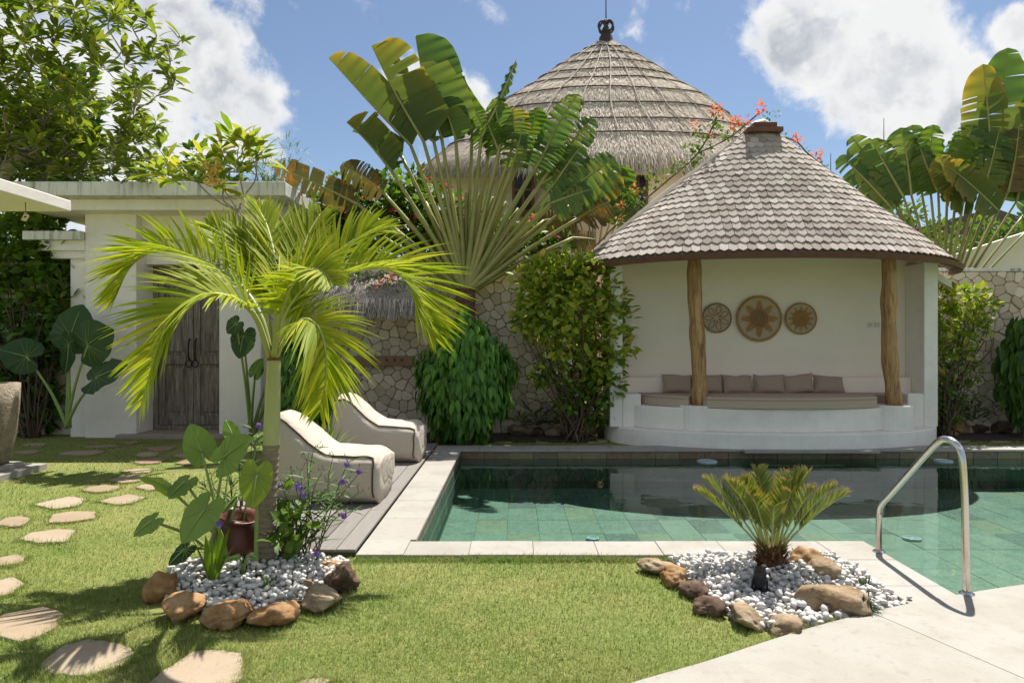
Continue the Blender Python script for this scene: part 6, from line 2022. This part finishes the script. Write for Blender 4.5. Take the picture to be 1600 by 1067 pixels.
# ------------------------------------------------------------------ lawn
def m_grass():
    m, g, out = mat_new('lawn_grass')
    r = rndval(g)
    v = wpos(g)
    n1 = g.noise(v, .9, 4, .6); n2 = g.noise(v, 5, 4, .6)
    green = g.ramp(r, [(0, (.12, .215, .03)), (.5, (.185, .285, .043)), (1, (.27, .345, .07))])
    dry = g.ramp(r, [(0, (.26, .27, .07)), (.6, (.38, .36, .12)), (1, (.48, .43, .2))])
    f = g.math('ADD', g.math('MULTIPLY', g.maprange(n1, .38, .66, 0, 1), .55), g.math('MULTIPLY', g.maprange(n2, .4, .7, 0, 1), .42), clamp=True)
    n4 = g.noise(v, 2.4, 5, .65)
    c = g.mix(f, green, dry)
    c = g.mix(g.maprange(n4, .5, .68, 0, .45), c, g.mix(1.0, c, (.6, .75, .5), 'MULTIPLY'))
    p = pbsdf(g, c, .55, spec=.25)
    t = g.add('ShaderNodeBsdfTranslucent', inp={'Color': c})
    mx = g.add('ShaderNodeMixShader', inp={0: .3, 1: p.outputs[0], 2: t.outputs[0]})
    g.l.new(mx.outputs[0], out.inputs[0])
    return m
def lawn_pts(n, x0, x1, y0, y1):
    # density falls off with distance so that it looks even in the picture
    u = rng.random(n)
    y = 1 / (1 / y0 + (1 / y1 - 1 / y0) * u)
    x = rng.uniform(-.86, 1.0, n) * y
    k = (x > x0) & (x < x1)
    return np.stack([x[k], y[k]], 1)
P1 = lawn_pts(420000, -9, 3.2, 2.6, 11.4)
ok = np.ones(len(P1), bool)
def drop(cond): ok[cond] = False
x_, y_ = P1[:, 0], P1[:, 1]
drop((x_ > CO0 - .02) & (y_ > 4.8) & (y_ < PY1 + .37))
drop((x_ > -1.99) & (x_ < CO0) & (y_ > 4.84) & (y_ < 9.95)); drop((x_ > -2.56) & (x_ < CO0) & (y_ > 5.74) & (y_ < 9.95))
drop((y_ > 10.42) & (x_ > -4.0))
drop((x_ < -4.0) & (y_ > 10.85))
drop((x_ < -5.6) & (y_ > 7.08) & (y_ < 8.22))
drop((x_ > 1.3) & (x_ < 6.4) & (y_ > 9.3) & (((x_ - 3.83) / 2.5) ** 2 + ((y_ - 10.3) / .88) ** 2 < 1))
drop(x_ > PXN - .36)
for ring in SPOLY: drop(inpoly(P1, ring) & (rng.random(len(P1)) > .02))
drop(inpoly(P1, [(p.x, p.y) for p in GRASS_L])); drop(inpoly(P1, [(p.x, p.y) for p in GRASS_R])); drop(inpoly(P1, full))
P1 = P1[ok]
P2 = np.stack([rng.uniform(6.2, 9.5, 9000), rng.uniform(9.88, 10.55, 9000)], 1)
P3 = np.stack([rng.uniform(CO0, PXN - .5, 5000), 4.8 - np.abs(rng.normal(0, .03, 5000))], 1)
P3 = P3[~inpoly(P3, [(p.x, p.y) for p in BED_R])]
edgep = []
for a_, b_ in zip(EP[:-1], EP[1:]):
    for _ in range(260):
        t_ = random.random(); edgep.append((a_[0] + (b_[0] - a_[0]) * t_ - abs(random.gauss(0, .012)), a_[1] + (b_[1] - a_[1]) * t_ + abs(random.gauss(0, .014))))
for ring in SPOLY:
    per = max(40, int(2200 / (np.mean([q[1] for q in ring]) ** 1.5)))
    c_ = np.mean(np.array(ring), 0)
    for a_, b_ in zip(ring, ring[1:] + ring[:1]):
        for _ in range(per // 8):
            t_ = random.random(); q_ = np.array(a_) + (np.array(b_) - np.array(a_)) * t_
            edgep.append(tuple(q_ + (q_ - c_) / np.linalg.norm(q_ - c_) * random.gauss(.012, .016)))
edgep = np.array(edgep)
edgep = edgep[(edgep[:, 0] < PXN - .5) & ~inpoly(edgep, [(p.x, p.y) for p in BED_R])]
P3 = np.concatenate([P3, edgep])
PA = np.concatenate([P1, P2, P3])
nA = len(PA)
tall = np.ones(nA); tall[len(P1) + len(P2):] = 1.5
dist = PA[:, 1]
az = rng.uniform(0, 2 * math.pi, nA); ti = rng.uniform(.15, 1.1, nA)
d = np.stack([np.cos(az) * np.sin(ti), np.sin(az) * np.sin(ti), np.cos(ti)], 1)
patch = .75 + .5 * np.sin(PA[:, 0] * 2.3 + 1.1 * np.sin(PA[:, 1] * 1.7)) * np.sin(PA[:, 1] * 2.9 + PA[:, 0])
ln = rng.uniform(.015, .042, nA) * tall * (.7 + .5 * patch)
BL = (np.array([(-.5, 0, 0), (.5, 0, 0), (.25, .6, -.06), (-.25, .6, -.06), (0.04, 1, -.25), (-.04, 1, -.25)]), np.array([(0, 1, 2, 3), (3, 2, 4, 5)]))
V, Fc, rn = scatter(*BL, np.concatenate([PA, np.full((nA, 1), LAWN_Z - .004)], 1), d, np.tile((.01, .02, 1.0), (nA, 1)), np.stack([rng.uniform(.0028, .005, nA) * np.clip(dist / 4.2, .8, 1.8), ln, ln], 1))
lg = mk('lawn_grass', V, Fc, m_grass(), rnd=rn, kind='stuff', base=(0, 0, 0))
tag(lg, 'short sunlit green and straw-coloured lawn grass', 'grass')
# a few fallen leaves
FALL = m_leaf('fallen_leaf', [(.45, .2, .05), (.6, .35, .08)], .2, .6, .2)
for px, py, lab in ((963, 686, 'fallen orange leaf on the grass left of the pavilion step'), (667, 707, 'dry curled leaf on the left coping near the far corner')):
    c = gp(px, py)
    V, Fc, rn = scatter(*LEAF_OVAL, [(c.x, c.y, .012)], [(.8, .5, .1)], [(0, -.3, 1)], np.array([.13]))
    o = mk('fallen_leaf', V, Fc, FALL, rnd=rn); tag(o, lab, 'leaf', 'fallen leaves')
